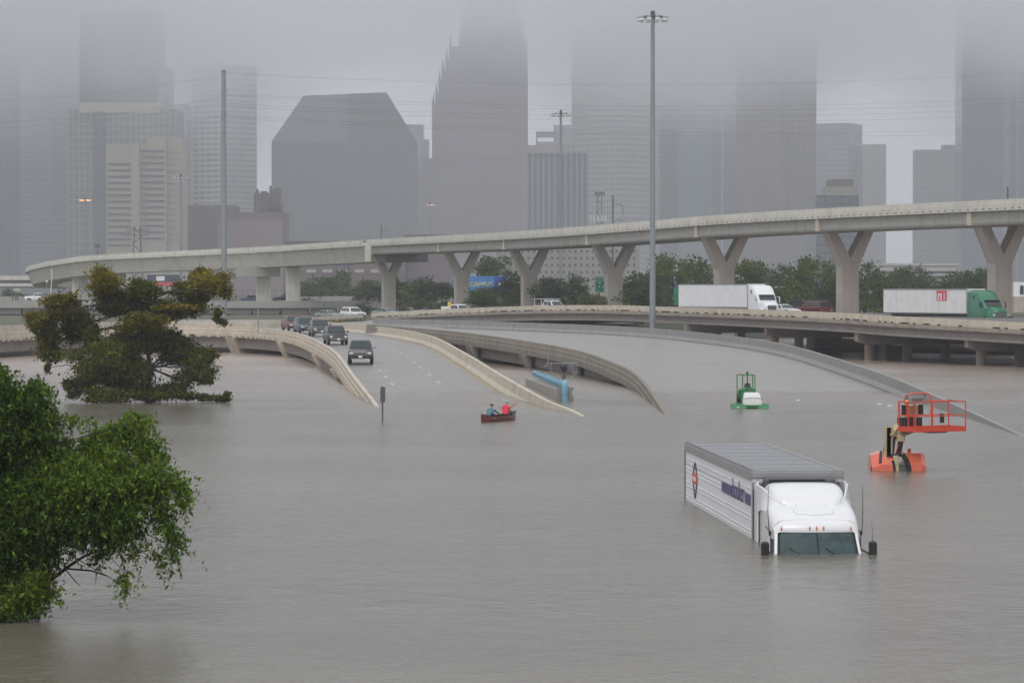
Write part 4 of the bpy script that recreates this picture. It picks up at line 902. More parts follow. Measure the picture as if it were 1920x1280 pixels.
tree_from_photo(t2, 66, [(10, 722, 62, 40, G1, .9), (55, 765, 52, 46, G1, 1), (10, 790, 80, 60, G3, 1), (80, 840, 56, 36, G1, .9), (60, 930, 90, 70, G1, 1.1), (20, 870, 90, 60, G3, 1), (185, 830, 52, 32, G2, .8), (235, 812, 46, 30, G2, .8), (285, 845, 32, 30, G2, .6), (298, 880, 44, 34, G2, .55), (338, 893, 22, 24, G2, .5), (355, 912, 10, 18, G2, .4), (200, 895, 90, 56, G2, 1), (150, 905, 80, 50, G2, .9), (270, 945, 50, 34, G1, .7), (314, 990, 22, 28, G1, .6), (150, 975, 90, 46, G3, 1), (225, 975, 60, 34, G1, .7),
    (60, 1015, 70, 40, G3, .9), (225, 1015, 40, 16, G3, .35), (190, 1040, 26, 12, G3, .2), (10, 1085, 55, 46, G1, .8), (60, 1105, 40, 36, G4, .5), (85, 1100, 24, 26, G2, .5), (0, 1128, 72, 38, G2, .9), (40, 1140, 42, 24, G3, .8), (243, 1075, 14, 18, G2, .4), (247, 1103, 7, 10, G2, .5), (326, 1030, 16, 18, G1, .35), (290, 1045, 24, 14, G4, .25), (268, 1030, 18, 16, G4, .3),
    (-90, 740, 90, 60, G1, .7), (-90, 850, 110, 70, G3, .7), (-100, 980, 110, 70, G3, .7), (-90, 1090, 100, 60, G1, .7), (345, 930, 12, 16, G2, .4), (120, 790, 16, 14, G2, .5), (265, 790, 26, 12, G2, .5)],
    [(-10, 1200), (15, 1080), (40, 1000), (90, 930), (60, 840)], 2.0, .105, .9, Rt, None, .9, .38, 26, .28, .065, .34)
tb = MB(); Y = 66
for pts, r in (([(60, 1120), (92, 1090), (120, 1066), (170, 1070), (200, 1080)], .035), ([(88, 1092), (130, 1060), (158, 1042), (190, 1030)], .05), ([(120, 1066), (140, 1090), (150, 1100)], .015), ([(110, 1075), (108, 1045)], .025), ([(70, 1130), (95, 1118), (110, 1108)], .03), ([(180, 1072), (178, 1098)], .012), ([(250, 1020), (285, 1050), (292, 1060)], .012), ([(300, 1020), (322, 1060)], .010), ([(220, 1030), (238, 1080), (246, 1108)], .012)):
    tb.tube([P(a, b, Y) for a, b in pts], [r*(1-.6*i/(len(pts)-1)) for i in range(len(pts))], 6)
tb.build('branch', M['bark'], t2, smooth=50, world=True)
# background trees: six crowns, copied
def make_tree(name, label, h, wd, tints, n, seed, size):
    R = np.random.default_rng(seed); Rp = random.Random(seed); r = thing(name, label, 'tree', (0, 0, 0), 0, 'trees beyond the freeway'); P_, T_ = [], []; tb = MB(); branch(tb, (0, 0, 0), (0, 0, h*.6), .28, .1, Rp, .03)
    for k in range(13):
        a = Rp.uniform(0, 6.28); zz = Rp.uniform(.16, .90); rr = wd*.44*math.sin(min(1, (1.12-zz)*1.35)*1.57)*Rp.uniform(.35, 1); c = (rr*math.cos(a), rr*math.sin(a), h*zz)
        m = n//13; rb_ = wd*.27*Rp.uniform(.7, 1.2); P_.append(clump_pts(c, (rb_, rb_, rb_*.85), m, 10, .27, R)); t = np.array(tints[k % len(tints)])*(1+.25*R.normal(size=(m, 1))).clip(.4, 1.8); T_.append(t)
        branch(tb, (0, 0, h*max(.15, zz-.3)), c, .10, .03, Rp, .1, 4)
    me = leaf_mesh('crown', np.concatenate(P_), size, np.concatenate(T_).clip(.004, .5), .2, .6, R=R); o = bpy.data.objects.new('crown', me); col.objects.link(o); o.parent = r
    tb.build('trunk', M['bark'], r, smooth=50); return r
BG1, BG2, BG3, BG4 = (.078, .120, .022), (.055, .090, .020), (.125, .155, .026), (.060, .105, .028)
kinds = [make_tree('background_tree', 'x', 9, 8, c, 5200, 20+i, .42) for i, c in enumerate([(BG1, BG3, BG2), (BG2, BG4), (BG3, BG1), (BG2, BG1), (BG1, BG1, BG4)])]
spots = [(577, 527, 56, 690, 1, 'hazy grey-green tree beside the portal pier'), (610, 514, 60, 720, 3, 'dim round tree under the blue number board'), (640, 503, 48, 740, 1, 'taller hazy tree above the little gabled house'), (690, 520, 52, 640, 3, 'dark tree by the roof of the gabled house'), (738, 512, 58, 600, 1, 'dark tree behind the Y pier at the flyover bend'),
    (790, 520, 66, 560, 0, 'green tree between the bend pier and the blue billboard'), (828, 526, 54, 560, 4, 'leafy tree just before the blue billboard edge'), (925, 476, 84, 640, 4, 'tall hazy tree above the blue billboard'), (905, 534, 56, 480, 3, 'dark bushy tree covering the billboard lettering'), (962, 512, 62, 520, 0, 'tree filling the gap beside the white rack pickup pier'), (1030, 514, 62, 500, 3, 'dark tree behind the white pickup with the rack'),
    (1078, 516, 58, 520, 0, 'tree under the tilted floodlight'), (1112, 545, 50, 455, 2, 'low bush tree below the green highway sign'), (1186, 510, 66, 480, 1, 'dark tree between the Y pier and the tall mast'), (1205, 530, 60, 450, 3, 'low dark tree at the foot of the tall mast'), (1262, 466, 62, 520, 2, 'yellow-green tree behind the tall mast'), (1238, 486, 66, 540, 1, 'dark green tree close behind the tall mast'), (1312, 482, 60, 540, 0, 'tree above the white trailer middle'),
    (1388, 478, 80, 530, 2, 'broad yellowish tree behind the white tractor cab'), (1425, 496, 66, 560, 0, 'tree rising behind the dark blue roadside board'), (1478, 494, 74, 540, 1, 'wide tree over the white sedan'), (1532, 470, 58, 520, 2, 'tall light green tree beside the big pink Y pier'), (1500, 498, 66, 500, 0, 'tree in front of the light green one near the pink pier'), (1620, 488, 66, 500, 1, 'dark tree on the far side of the pink Y pier'),
    (1655, 512, 66, 480, 0, 'low tree above the tail of the green truck trailer'), (1702, 492, 60, 560, 3, 'tree in front of the pale pink garage'), (1728, 512, 54, 540, 0, 'rounded tree beside the garage wall'), (1775, 514, 60, 500, 1, 'low tree above the red sign on the trailer'), (1815, 500, 74, 520, 3, 'dark tree behind the green tractor'), (1852, 496, 66, 540, 4, 'dark tree beside the pier at the frame edge'),
    (1565, 510, 60, 470, 3, 'low dark tree just behind the big pink pier'), (1450, 530, 60, 460, 2, 'low green bushes below the dark blue roadside board'), (1345, 520, 70, 470, 1, 'dark low tree directly behind the white trailer'), (1690, 535, 60, 450, 2, 'low bush over the middle of the grimy trailer'), (20, 540, 34, 760, 1, 'faint tree at the frame edge behind the walkers')]
used = set()
for (px, yt, wpx, Y, kd, lab) in spots:
    src = kinds[kd]; o = src if kd not in used else copy_thing(src); used.add(kd)
    gz = 1.8; zt = Z_(yt, Y); o.location = (X_(px, Y), Y, gz); sz = max(2.5, zt-gz)/9.6; sx = 1.45*wpx*Y/F/8.2
    o.scale = (sx, sx, sz); o.rotation_euler.z = random.uniform(0, 6.28); o['label'] = lab
for (px, yt, wpx, Y, lab) in [(810, 563, 24, 475, 'small light bush on the viaduct verge beside the white utility truck'), (757, 569, 18, 500, 'tiny weed bush behind the far parked cars')]:
    o = copy_thing(kinds[2]); o.location = (X_(px, Y), Y, 2.2); o.scale = (wpx*Y/F/8.2,)*2+(max(1, Z_(yt, Y)-2.2)/9.6,); o['label'] = lab; o['category'] = 'bush'; o['group'] = 'bushes on the freeway verge'
# ---------------------------------------------------------------- vehicles
def paint(name, c, rough=.28): return mat(name, c, rough, .05, 2, coat=.6 if max(c) > .3 else .15)
KIND = {
 'suv': dict(st=[(-2.6, .84, .48, .92), (-2.5, .95, .38, 1.06), (-1.4, 1.0, .34, 1.17), (-.8, 1.0, .33, 1.22), (2.35, 1.0, .35, 1.22), (2.58, .95, .45, 1.16)], g=(-1.05, -.30, 2.15, 2.52, 1.19, 1.88, .93, .73), ax=(-1.65, 1.55), r=.40, front=-2.6),
 'sedan': dict(st=[(-2.4, .76, .40, .70), (-2.3, .86, .26, .82), (-1.2, .92, .24, .95), (-.7, .92, .24, .98), (1.6, .92, .24, 1.0), (2.3, .88, .28, .96), (2.42, .80, .40, .88)], g=(-.95, -.15, .95, 1.75, .96, 1.45, .86, .66), ax=(-1.45, 1.4), r=.33, front=-2.4),
 'pickup': dict(st=[(-2.9, .88, .55, 1.02), (-2.8, .98, .42, 1.16), (-1.6, 1.02, .38, 1.24), (-1.0, 1.02, .38, 1.27), (1.05, 1.02, .38, 1.27)], g=(-1.2, -.50, .85, 1.02, 1.24, 1.93, .95, .76), ax=(-1.85, 1.75), r=.42, front=-2.9)}
def car(name, label, loc, rz, kind, pm, grp=None, chrome=False, cat=None, plate=True, rack=None):
    k = KIND[kind]; r = thing(name, label, cat or {'suv': 'SUV', 'sedan': 'car', 'pickup': 'pickup truck'}[kind], loc, rz, grp)
    rings = []
    for y, hw, zb, zt in k['st']:
        a = [(.90, zb), (1.0, zb+.18), (1.0, zt-.22), (.97, zt-.09), (.88, zt), (.45, zt+.03)]
        rings.append([(hw*u, y, z) for u, z in a]+[(-hw*u, y, z) for u, z in a[::-1]])
    MB().loft(rings).build('body', pm, r, smooth=35)
    y0, y1, y2, y3, zb, zr, hb, hr = k['g']
    gb = MB(); base = [(-hb, y0), (hb, y0), (hb, y3), (-hb, y3)]; top = [(-hr, y1), (hr, y1), (hr, y2), (-hr, y2)]
    def ring(q, z, i=.0): return [(x*(1-i), y, z) for x, y in q]
    mid = [((a+(c-a)*.86), (b+(d-b)*.86)) for (a, b), (c, d) in zip(base, top)]
    gb.loft([ring(base, zb-.02), ring(mid, zb+(zr-zb)*.86), [(x*.90, y+(.12 if y < .5 else -.12), zr) for x, y in top]]); gb.build('cabin', pm, r, smooth=30)
    def face(A, B, Ct, D, u0, u1, v0, v1, off):
        A, B, Ct, D = map(Vector, (A, B, Ct, D)); q = lambda u, v: (A.lerp(B, u)).lerp(D.lerp(Ct, u), v); n = (B-A).cross(D-A).normalized()
        return [q(u0, v0)+n*off, q(u1, v0)+n*off, q(u1, v1)+n*off, q(u0, v1)+n*off]
    def gl(name, A, B, Ct, D, u0, u1, v0=.08, v1=.82):
        f = face(A, B, Ct, D, u0, u1, v0, v1, .014); b = face(A, B, Ct, D, u0, u1, v0, v1, -.03); MB().loft([b, f]).build(name, M['glass'], r)
    b0, b1, b2, b3 = [(x, y, zb) for x, y in base]; t0, t1, t2, t3 = [(x, y, zr) for x, y in top]
    gl('windshield', b0, b1, t1, t0, .05, .95)
    gl('rear_window', b2, b3, t3, t2, .08, .92)
    nside = ((.10, .46), (.50, .92)) if kind != 'suv' else ((.16, .42), (.46, .68), (.71, .94))
    for u0, u1 in nside:
        gl('side_window', b1, b2, t2, t1, u0, u1, .10); gl('side_window', b3, b0, t0, t3, 1-u1, 1-u0, .10)
    fy = k['front']; zt = k['st'][1][3]; hw = k['st'][1][1]; zb_ = k['st'][1][2]
    gm = M['chrome'] if chrome else M['darkgrey']
    MB().box((0, fy-.01, zt-.28), (hw*1.10, .10, .30), bevel=.03).build('grille', gm, r)
    if chrome: MB().box((0, fy-.05, zt-.28), (hw*.98, .06, .20)).build('grille_insert', M['darkgrey'], r)
    for s in (-1, 1):
        MB().box((s*hw*.76, fy+.03, zt-.27), (hw*.34, .14, .22), s*.15, bevel=.04).build('headlight', M['lens'], r)
        m_ = MB(); m_.box((s*(k['st'][3][1]+.16), y0+.45, zb+.10), (.22, .12, .18), bevel=.04); m_.build('mirror', M['chrome'] if chrome else M['black'], r)
        MB().box((s*.8, (k['st'][-1][0] if kind != 'pickup' else 2.85)+.02, zt-.25), (.18, .06, .3)).build('tail_light', M['redp'], r)
    MB().box((0, fy-.06, zb_+.16), (hw*1.86, .20, .26), bevel=.06).build('bumper', M['darkgrey'] if not chrome else M['black'], r)
    if plate: MB().box((0, fy-.18, zb_+.20), (.32, .02, .16)).build('license_plate', M['white'], r)
    for wy in k['ax']:
        for s in (-1, 1):
            wx = s*(k['st'][2][1]-.12); R_ = k['r']; t_ = MB(); t_.loft([[(wx+dx, wy+q*math.cos(a), R_+q*math.sin(a)) for a in [2*math.pi*i/18 for i in range(18)]] for dx, q in ((-.13, R_*.9), (-.10, R_), (.10, R_), (.13, R_*.9))])
            wh = t_.build('wheel', M['rubber'], r, smooth=40); q_ = MB(); q_.loft([[(wx+s*.135+dx, wy+q*math.cos(a), R_+q*math.sin(a)) for a in [2*math.pi*i/14 for i in range(14)]] for dx, q in ((-s*.02, R_*.6), (s*.005, R_*.56))]); q_.build('rim', M['galv'], wh)
            MB().loft([[(s*(k['st'][2][1]-.02+dx), wy+q*math.cos(a), R_+.02+q*math.sin(a)) for a in [math.pi*i/10 for i in range(11)]] for dx, q in ((0, R_*1.13), (.028, R_*1.13))]).build('wheel_arch', M['black'], r)
    if kind == 'pickup':
        bw = 1.0; m_ = MB(); m_.box((0, 1.98, .62), (2*bw, 1.8, .30)); m_.box((-bw+.05, 1.98, 1.0), (.10, 1.8, .52)); m_.box((bw-.05, 1.98, 1.0), (.10, 1.8, .52)); m_.box((0, 2.86, 1.0), (2*bw-.2, .08, .52)); m_.build('cargo_bed', pm, r)
        if rack:
            m_ = MB()
            for s in (-1, 1):
                for yy in (1.2, 2.7): m_.tube([(s*.95, yy, 1.25), (s*.95, yy, 2.12)], .035, 6)
                m_.tube([(s*.95, -.6, 2.12), (s*.95, 2.8, 2.12)], .035, 6)
            for yy in (-.5, .3, 1.2, 2.0, 2.7): m_.tube([(-.95, yy, 2.12), (.95, yy, 2.12)], .03, 6)
            m_.build('ladder_rack', M['whitedull'], r)
            if rack == 'box':
                pass
    return r
PC = {'black': paint('black_car_paint', (.014, .015, .018)), 'grey': paint('slate_car_paint', (.045, .055, .065)), 'char': paint('charcoal_car_paint', (.05, .052, .055)), 'red': paint('dark_red_car_paint', (.16, .02, .025)), 'maroon': paint('maroon_car_paint', (.11, .012, .02)),
      'white': paint('white_car_paint', (.74, .74, .74)), 'green': paint('grey_green_car_paint', (.22, .27, .25)), 'blue': paint('blue_grey_car_paint', (.10, .13, .2)), 'navy': paint('dark_blue_car_paint', (.03, .035, .055))}
def on(deckname, px, Y): x = X_(px, Y); return (x, Y, z_on(deckname, x, Y))
g_ = 'cars backed up on the ramp'
R_ = math.radians
r = car('pickup_truck', 'charcoal pickup with chrome grille stopped closest to the flood on the ramp', on('ramp_road', 676.5, 252), R_(2), 'pickup', PC['char'], g_, True)
MB().box((0, -3.08, .44), (1.5, .05, .07)).build('lower_chrome', M['chrome'], r)
car('parked_car', 'black car with white plate behind the charcoal pickup', on('ramp_road', 629, 304), R_(10), 'suv', PC['black'], g_)
car('parked_car', 'dark grey sport utility car between the black car and the green-windowed one', on('ramp_road', 599, 337), R_(10), 'suv', PC['char'], g_)
car('parked_car', 'dark slate sport utility car with chrome grille beside the red one', on('ramp_road', 571, 352), R_(14), 'suv', PC['grey'], g_, True)
car('parked_car', 'dark red sport utility car at the back of the ramp queue', on('ramp_road', 549, 368), R_(16), 'suv', PC['red'], g_, True)
g_ = 'cars on the freeway'
car('parked_car', 'white sport utility car above the tan barrier end', on('freeway_west_road', 662, 462), R_(30), 'suv', PC['white'], g_)
car('parked_car', 'pale grey-green car roof showing over the tan barrier', on('freeway_west_road', 617, 460), R_(45), 'sedan', PC['green'], g_)
car('parked_car', 'grey-green car beside the foot of the bend pier', (X_(725, 468), 468, 2.65), R_(50), 'sedan', PC['green'], g_)
car('parked_car', 'faint grey car beyond the small light bush', (X_(812, 500), 500, 2.6), R_(60), 'sedan', PC['green'], g_)
car('parked_car', 'faint grey car between the bend pier and the small bush', (X_(768, 510), 510, 2.5), R_(60), 'sedan', PC['grey'], g_)
r = car('pickup_truck', 'white utility truck at the foot of the second Y pier from the bend', on('freeway_road', 861, 436), R_(38), 'pickup', PC['white'], g_)
q = MB()
for s in (-1, 1): q.box((s*.98, 1.95, 1.35), (.34, 1.8, .55), bevel=.02)
q.build('tool_box', M['white'], r); MB().box((.3, 2.7, 1.9), (.5, .4, .6), bevel=.05).build('yellow_bin', mat('yellow_plastic', (.7, .55, .08), .5), r)
car('pickup_truck', 'white pickup with a pale ladder rack on its roof', on('freeway_road', 1036, 408), R_(38), 'pickup', PC['white'], g_, rack='rack')
car('parked_car', 'white sedan just ahead of the white semi truck', on('freeway_road', 1469, 362), R_(33), 'sedan', PC['white'], g_)
car('parked_car', 'maroon sport utility car beside the big pink pier', on('freeway_road', 1523, 366), R_(-145), 'suv', PC['maroon'], g_)
g_ = 'cars on the old overpass'
car('pickup_truck', 'white pickup in profile on the grey overpass', (X_(71, 668), 668, 4.12), R_(-84), 'pickup', PC['white'], g_)
car('parked_car', 'dark boxy car on the overpass beside the portal pier', (X_(534, 668), 668, 4.12), R_(-80), 'suv', PC['navy'], g_)
car('parked_car', 'low blue-grey sedan on the overpass between the portal columns', (X_(471, 668), 668, 4.12), R_(-84), 'sedan', PC['blue'], g_)

# ---------------------------------------------------------------- freeway semi trucks
def semi(label, loc, rz, pm, wall, rib_step, wing, red=False, turn=0.0):
    r = thing('semi_truck', label, 'semi truck', loc, rz, 'semi trucks on the freeway')
    Lt = 16.0; yb = 5.8; S = .80       # trailer front at y=yb, rear at yb+Lt; tractor nose at y=0
    tr = MB().box((0, yb+Lt/2, 2.60), (2.58, Lt, 2.84), bevel=.05).build('trailer', wall, r)
    n = int(Lt/rib_step)
    for i in range(n):
        for s in (-1, 1): MB().box((s*1.298, yb+.3+i*(Lt-.6)/(n-1), 2.58), (.02, .06, 2.56)).build('panel_rib', wall, tr)
    for s in (-1, 1):
        MB().box((s*1.305, yb+Lt/2, 3.96), (.035, Lt-.02, .12)).build('top_rail', M['alu'], tr); MB().box((s*1.305, yb+Lt/2, 1.24), (.035, Lt-.02, .16)).build('bottom_rail', M['darkgrey'] if red else M['alu'], tr)
        MB().box((s*1.28, yb-.02, 2.58), (.06, .10, 2.8)).build('corner_post', M['alu'], tr)
    if red:
        MB().box((-1.315, yb+4.6, 3.25), (.02, 1.9, 1.15)).build('red_panel', M['redp'], tr)
        q = MB(); q.box((-1.33, yb+5.2, 3.05), (.02, .22, .7), 0, .25); q.box((-1.33, yb+4.7, 3.05), (.02, .22, .7)); q.box((-1.33, yb+4.95, 3.42), (.02, .7, .16)); q.box((-1.33, yb+4.1, 3.15), (.02, .12, .9)); q.build('panel_print', M['white'], tr)
    MB().box((0, yb+Lt/2, 1.05), (1.0, Lt-1, .24)).build('underframe', M['darkgrey'], r)
    # tractor
    MB().box((0, 3.4, .72), (1.1, 6.4, .3)).build('chassis', M['darkgrey'], r)
    cab = MB()
    st = [(2.05, 1.12, 1.0, 2.0), (2.35, 1.17, .95, 2.35), (2.95, 1.2, .8, 2.75), (3.6, 1.22, .7, 3.25), (4.3, 1.24, .62, 3.66), (5.1, 1.25, .62, 3.85), (6.1, 1.25, .62, 3.9)]
    rings = []
    for y, hw, zb, zt in st:
        a = [(1, zb), (1, zt-.42), (.97, zt-.2), (.86, zt-.05), (.6, zt)]
        rings.append([(hw*u, y, z) for u, z in a]+[(-hw*u, y, z) for u, z in a[::-1]])
    cab.loft(rings); cb = cab.build('cab', pm, r, smooth=35)
    hd = MB(); rings = []
    for y, hw, zb, zt in [(.05, .70, .75, 1.55), (.22, .82, .6, 1.75), (1.0, .92, .6, 1.95), (2.15, 1.05, .6, 2.08)]:
        a = [(1, zb), (1, zt-.3), (.9, zt-.1), (.6, zt)]
        rings.append([(hw*u, y, z) for u, z in a]+[(-hw*u, y, z) for u, z in a[::-1]])
    hd.loft(rings); hb = hd.build('hood', pm, r, smooth=40)
    MB().box((0, .02, 1.15), (1.05, .14, .74), bevel=.05).build('grille', M['darkgrey'], hb)
    for s in (-1, 1):
        MB().box((s*.86, .25, 1.12), (.28, .2, .22), s*.3, bevel=.05).build('headlight', M['lens'], hb)
        MB().loft([[(s*1.0+dx, 1.15+q*math.cos(a), .55+q*math.sin(a)*.9) for a in [math.pi*i/12 for i in range(13)]] for dx, q in ((-.22, .72), (.16, .72))]).build('fender', pm, hb, smooth=50)
        f = [(s*1.235, 2.75, 2.05), (s*1.235, 3.5, 2.05), (s*1.24, 3.5, 2.62), (s*1.225, 3.1, 2.62)]
        MB().loft([f, [(x+s*.02, y, z) for x, y, z in f]]).build('side_window', M['glass'], cb)
        MB().box((s*1.26, 5.1, 3.1), (.02, .55, .4), bevel=.0).build('sleeper_window', M['glass'], cb)
        q = MB(); q.tube([(s*1.2, 2.5, 2.55), (s*1.5, 2.35, 2.5)], .03, 6); q.box((s*1.52, 2.35, 2.2), (.10, .20, .72), bevel=.03); q.build('mirror', M['white'] if not red else M['black'], cb)
        MB().box((s*1.24, 6.4, 2.2), (.05, .6, 2.9)).build('side_fairing', pm, cb)
    A, B = (-.98, 2.17, 2.1), (.98, 2.17, 2.1); D, E = (-.90, 2.82, 2.78), (.90, 2.82, 2.78)
    MB().loft([[Vector(p)+Vector((0, o*.9, -o*.7)) for p in (A, B, E, D)] for o in (.12, -.05)]).build('windshield', M['glass'], cb)
    MB().box((0, 2.62, 2.82), (1.95, .36, .05), 0, .25).build('sun_visor', pm if not red else M['darkgrey'], cb)
    for y, n_, w_ in ((.92, 1, .3), (4.0, 2, .6), (5.1, 2, .6), (yb+12.6, 2, .6), (yb+13.9, 2, .6)):
        for s in (-1, 1):
            wx = s*(1.22-w_/2); t_ = MB(); t_.loft([[(wx+dx, y+q*math.cos(a), .51+q*math.sin(a)) for a in [2*math.pi*i/18 for i in range(18)]] for dx, q in ((-w_/2, .46), (-w_/2+.04, .51), (w_/2-.04, .51), (w_/2, .46))]); wh = t_.build('wheel', M['rubber'], r, smooth=40)
            q = MB(); q.tube([(wx+s*(w_/2-.05), y, .51), (wx+s*(w_/2+.02), y, .51)], .27, 12); q.build('rim', M['galv'], wh)
    MB().box((0, -.05, .55), (2.3, .25, .34), bevel=.08).build('bumper', pm, r)
    for ch in r.children:
        if ch.name.split('.')[0] in ('cab', 'hood', 'chassis', 'bumper'): ch.scale.y = S
    piv = Vector((0, 5.6, 0)); Rm = Matrix.Translation(piv) @ Matrix.Rotation(turn, 4, 'Z') @ Matrix.Translation(-piv)
    for ch in r.children:      # the tractor stands at a slight angle to its trailer
        if ch.name.split('.')[0] in ('cab', 'hood', 'chassis', 'bumper'): ch.matrix_basis = Rm @ ch.matrix_basis
    return r
th1 = math.asin(.46); th2 = math.asin(.47)
# nose positions follow the photographed trailer tails
def semi_at(px_rear, Y_rear, th, z): # near-side rear corner of the trailer
    Lfull = 21.8; x = X_(px_rear, Y_rear); dx, dy = math.sin(th), -math.cos(th); l = Vector((-math.cos(th), -math.sin(th), 0))*1.29
    return (x+dx*Lfull-l[0], Y_rear+dy*Lfull-l[1], z)
tz = 3.62; l1 = semi_at(1272, 374, th1, tz); semi('white semi truck with a plain white trailer beside the tall mast', l1, th1, M['white'], M['whitedull'], 1.2, False, False, R_(-14))
l2 = semi_at(1656, 352, th2, 3.05); semi('green tractor pulling a grimy white trailer with a red sign', l2, th2, M['greentruck'], M['grimy'], .6, False, True, R_(-8))

# ---------------------------------------------------------------- the drowned truck
ht = thing('flooded_truck', 'white semi truck drowned to its windshield in the flood water', 'semi truck', (8.17, 87, 0), math.radians(3.5))
Lt, ZT, hw = 16.1, 1.9, 1.31
tr = MB().box((0, Lt/2, (ZT-2.4)/2-.01), (2*hw, Lt-.02, ZT+2.4-.03)).build('trailer', mat('dull_white_trailer_skin', (.80, .80, .805), .4, .03, 1.0, streak=.10), ht)
n = 15
for k in range(n):
    a, b = .12+k*(Lt-.24)/n, .12+(k+1)*(Lt-.24)/n; z = ZT+.010+.004*(k % 2)
    MB().box((0, (a+b)/2, z), (2*hw-.12, b-a-.006, .03)).build('roof_sheet', M['alu_roof'], tr)
    MB().box((0, a, z+.012), (2*hw-.14, .03, .012)).build('roof_bow', M['alu_roof'], tr)
for s in (-1, 1):
    MB().box((s*(hw+.012), Lt/2, ZT-.115), (.05, Lt, .27), bevel=.01).build('top_rail', M['alu'], tr)
    MB().box((s*(hw-.04), Lt/2, ZT+.025), (.10, Lt+.02, .045)).build('roof_edge', M['darkgrey'] if s < 0 else M['alu'], tr)
MB().box((0, .04, ZT+.02), (2*hw+.03, .12, .05)).build('roof_edge', M['alu'], tr); MB().box((0, Lt-.03, ZT+.02), (2*hw+.03, .10, .05)).build('roof_edge', M['alu'], tr)
zs = [1.42, 1.12, .99, .64, .52, .22, .10, -.18, -.30]
for z in zs:
    for s in (-1, 1): MB().box((s*(hw+.008), Lt/2+.05, z), (.016, Lt-.3, .022)).build('side_rib', M['white'], tr)
MB().box((-hw-.004, Lt/2+.05, 1.24), (.012, Lt-.3, .02)).build('panel_seam', M['alu'], tr)
MB().box((0, -.03, ZT-.085), (2*hw, .06, .16), bevel=.01).build('front_header', M['alu'], tr)
for s in (-1, 1): MB().box((s*(hw-.14), -.045, -.2), (.30, .09, ZT*2-.15), bevel=.02).build('corner_post', M['alu'], tr)
MB().box((0, -.02, 0), (2*hw-.5, .05, 3.4)).build('front_wall', M['whitedull'], tr)
MB().box((-hw+.02, Lt-.02, .6), (.10, .12, 2.6)).build('rear_post', M['darkgrey'], tr)
ru = MB().box((0, -.34, 1.0), (2.05, .56, 1.56), bevel=.08).build('cooling_unit', M['darkgrey'], tr)
MB().box((-.1, -.64, 1.55), (1.6, .04, .36)).build('unit_grille', M['black'], ru)
MB().tube([(-.88, -.60, 1.42), (-.88, -.66, 1.42)], .16, 16).build('unit_badge', M['purple'], ru, smooth=40)
# print on the side facing the water
xs_ = -hw-.022
def side_text(s, size, y, z, xsc, m, name='lettering', off=0):
    q = MB(); add_text(q, s, size, (xs_-off, y, z), (0, -1, 0), (0, 0, 1), xsc, .006); return q.build(name, m, tr)
for a, b in ((6.45, 5.75), (5.70, 4.15), (1.30, .18)): MB().box((xs_, (a+b)/2, 1.075), (.016, a-b, .30)).build('print_band', M['purple'], tr)
side_text('booker', .84, 2.74, 1.17, 1.05, M['purple'])
def ring_print(rad, w_, m, name, off=0):
    q = MB(); n = 36; c = (13.3, .86)
    for i in range(n):
        a, b = 2*math.pi*i/n, 2*math.pi*(i+1)/n
        p = [(xs_-off, c[0]+rr*1.05*math.cos(t), c[1]+rr*math.sin(t)) for rr, t in ((rad, a), (rad, b), (rad-w_, b), (rad-w_, a))]
        q.loft([p, [(x+.012, y, z) for x, y, z in p]])
    return q.build(name, m, tr)
ring_print(.53, .05, M['jeans'], 'emblem_ring'); ring_print(.40, .03, M['jeans'], 'emblem_ring')
MB().box((xs_-.004, 13.3, .88), (.016, 1.2, .34)).build('emblem_band', M['redp'], tr)
q = MB()
for k in range(5): q.box((xs_-.014, 13.3+.36-k*.18, .88), (.012, .10, .15))
q.build('emblem_print', M['white'], tr, kind='stuff')
MB().prism([(13.05, 1.30), (13.55, 1.30), (13.3, 1.44)], 'x', xs_-.004, xs_+.012).build('emblem_peak', M['jeans'], tr); MB().prism([(13.0, .42), (13.6, .42), (13.45, .24), (13.15, .24)], 'x', xs_-.004, xs_+.012).build('emblem_foot', M['purple'], tr)
for s in (-1, 1):
    q = MB()
    for k, ch in enumerate('booker'): add_text(q, ch, .20, (s*(hw-.14), -.098, 1.60-k*.155), (1, 0, 0), (0, 0, 1), 1.0, .006)
    q.build('lettering', M['purple'], tr)
# tractor: everything skewed to the tractor's own heading
skew = lambda p: (p[0]+.045*p[1], p[1], p[2])
def hb(mb, name, m, parent=ht, smooth=0, **k): mb.v = [skew(p) for p in mb.v]; return mb.build(name, m, parent, smooth, **k)
def ringx(y, hw, zb, zt, r=.3, n=6, p=1.0):
    a = [(hw, zb), (hw, (zb+zt-r)/2), (hw, zt-r)]+[(hw-r+r*math.cos(t), zt-r+r*math.sin(t)) for t in [math.pi/2*i/n for i in range(1, n)]]+[(hw-r, zt), (hw*.4, zt+.015)]
    return [(x, y, z) for x, z in a]+[(-x, y, z) for x, z in a[::-1]]
white = M['white']
cabm = MB(); cabm.loft([ringx(y, w_, -1.2, zt, r_) for y, w_, zt, r_ in [(-1.1, 1.16, 1.10, .16), (-1.35, 1.21, 1.17, .20), (-2.4, 1.22, 1.20, .22), (-3.3, 1.22, 1.19, .26), (-3.9, 1.21, 1.10, .32), (-4.3, 1.19, .98, .34), (-4.5, 1.175, .87, .30)]])
cab = hb(cabm, 'cab', white, smooth=50)
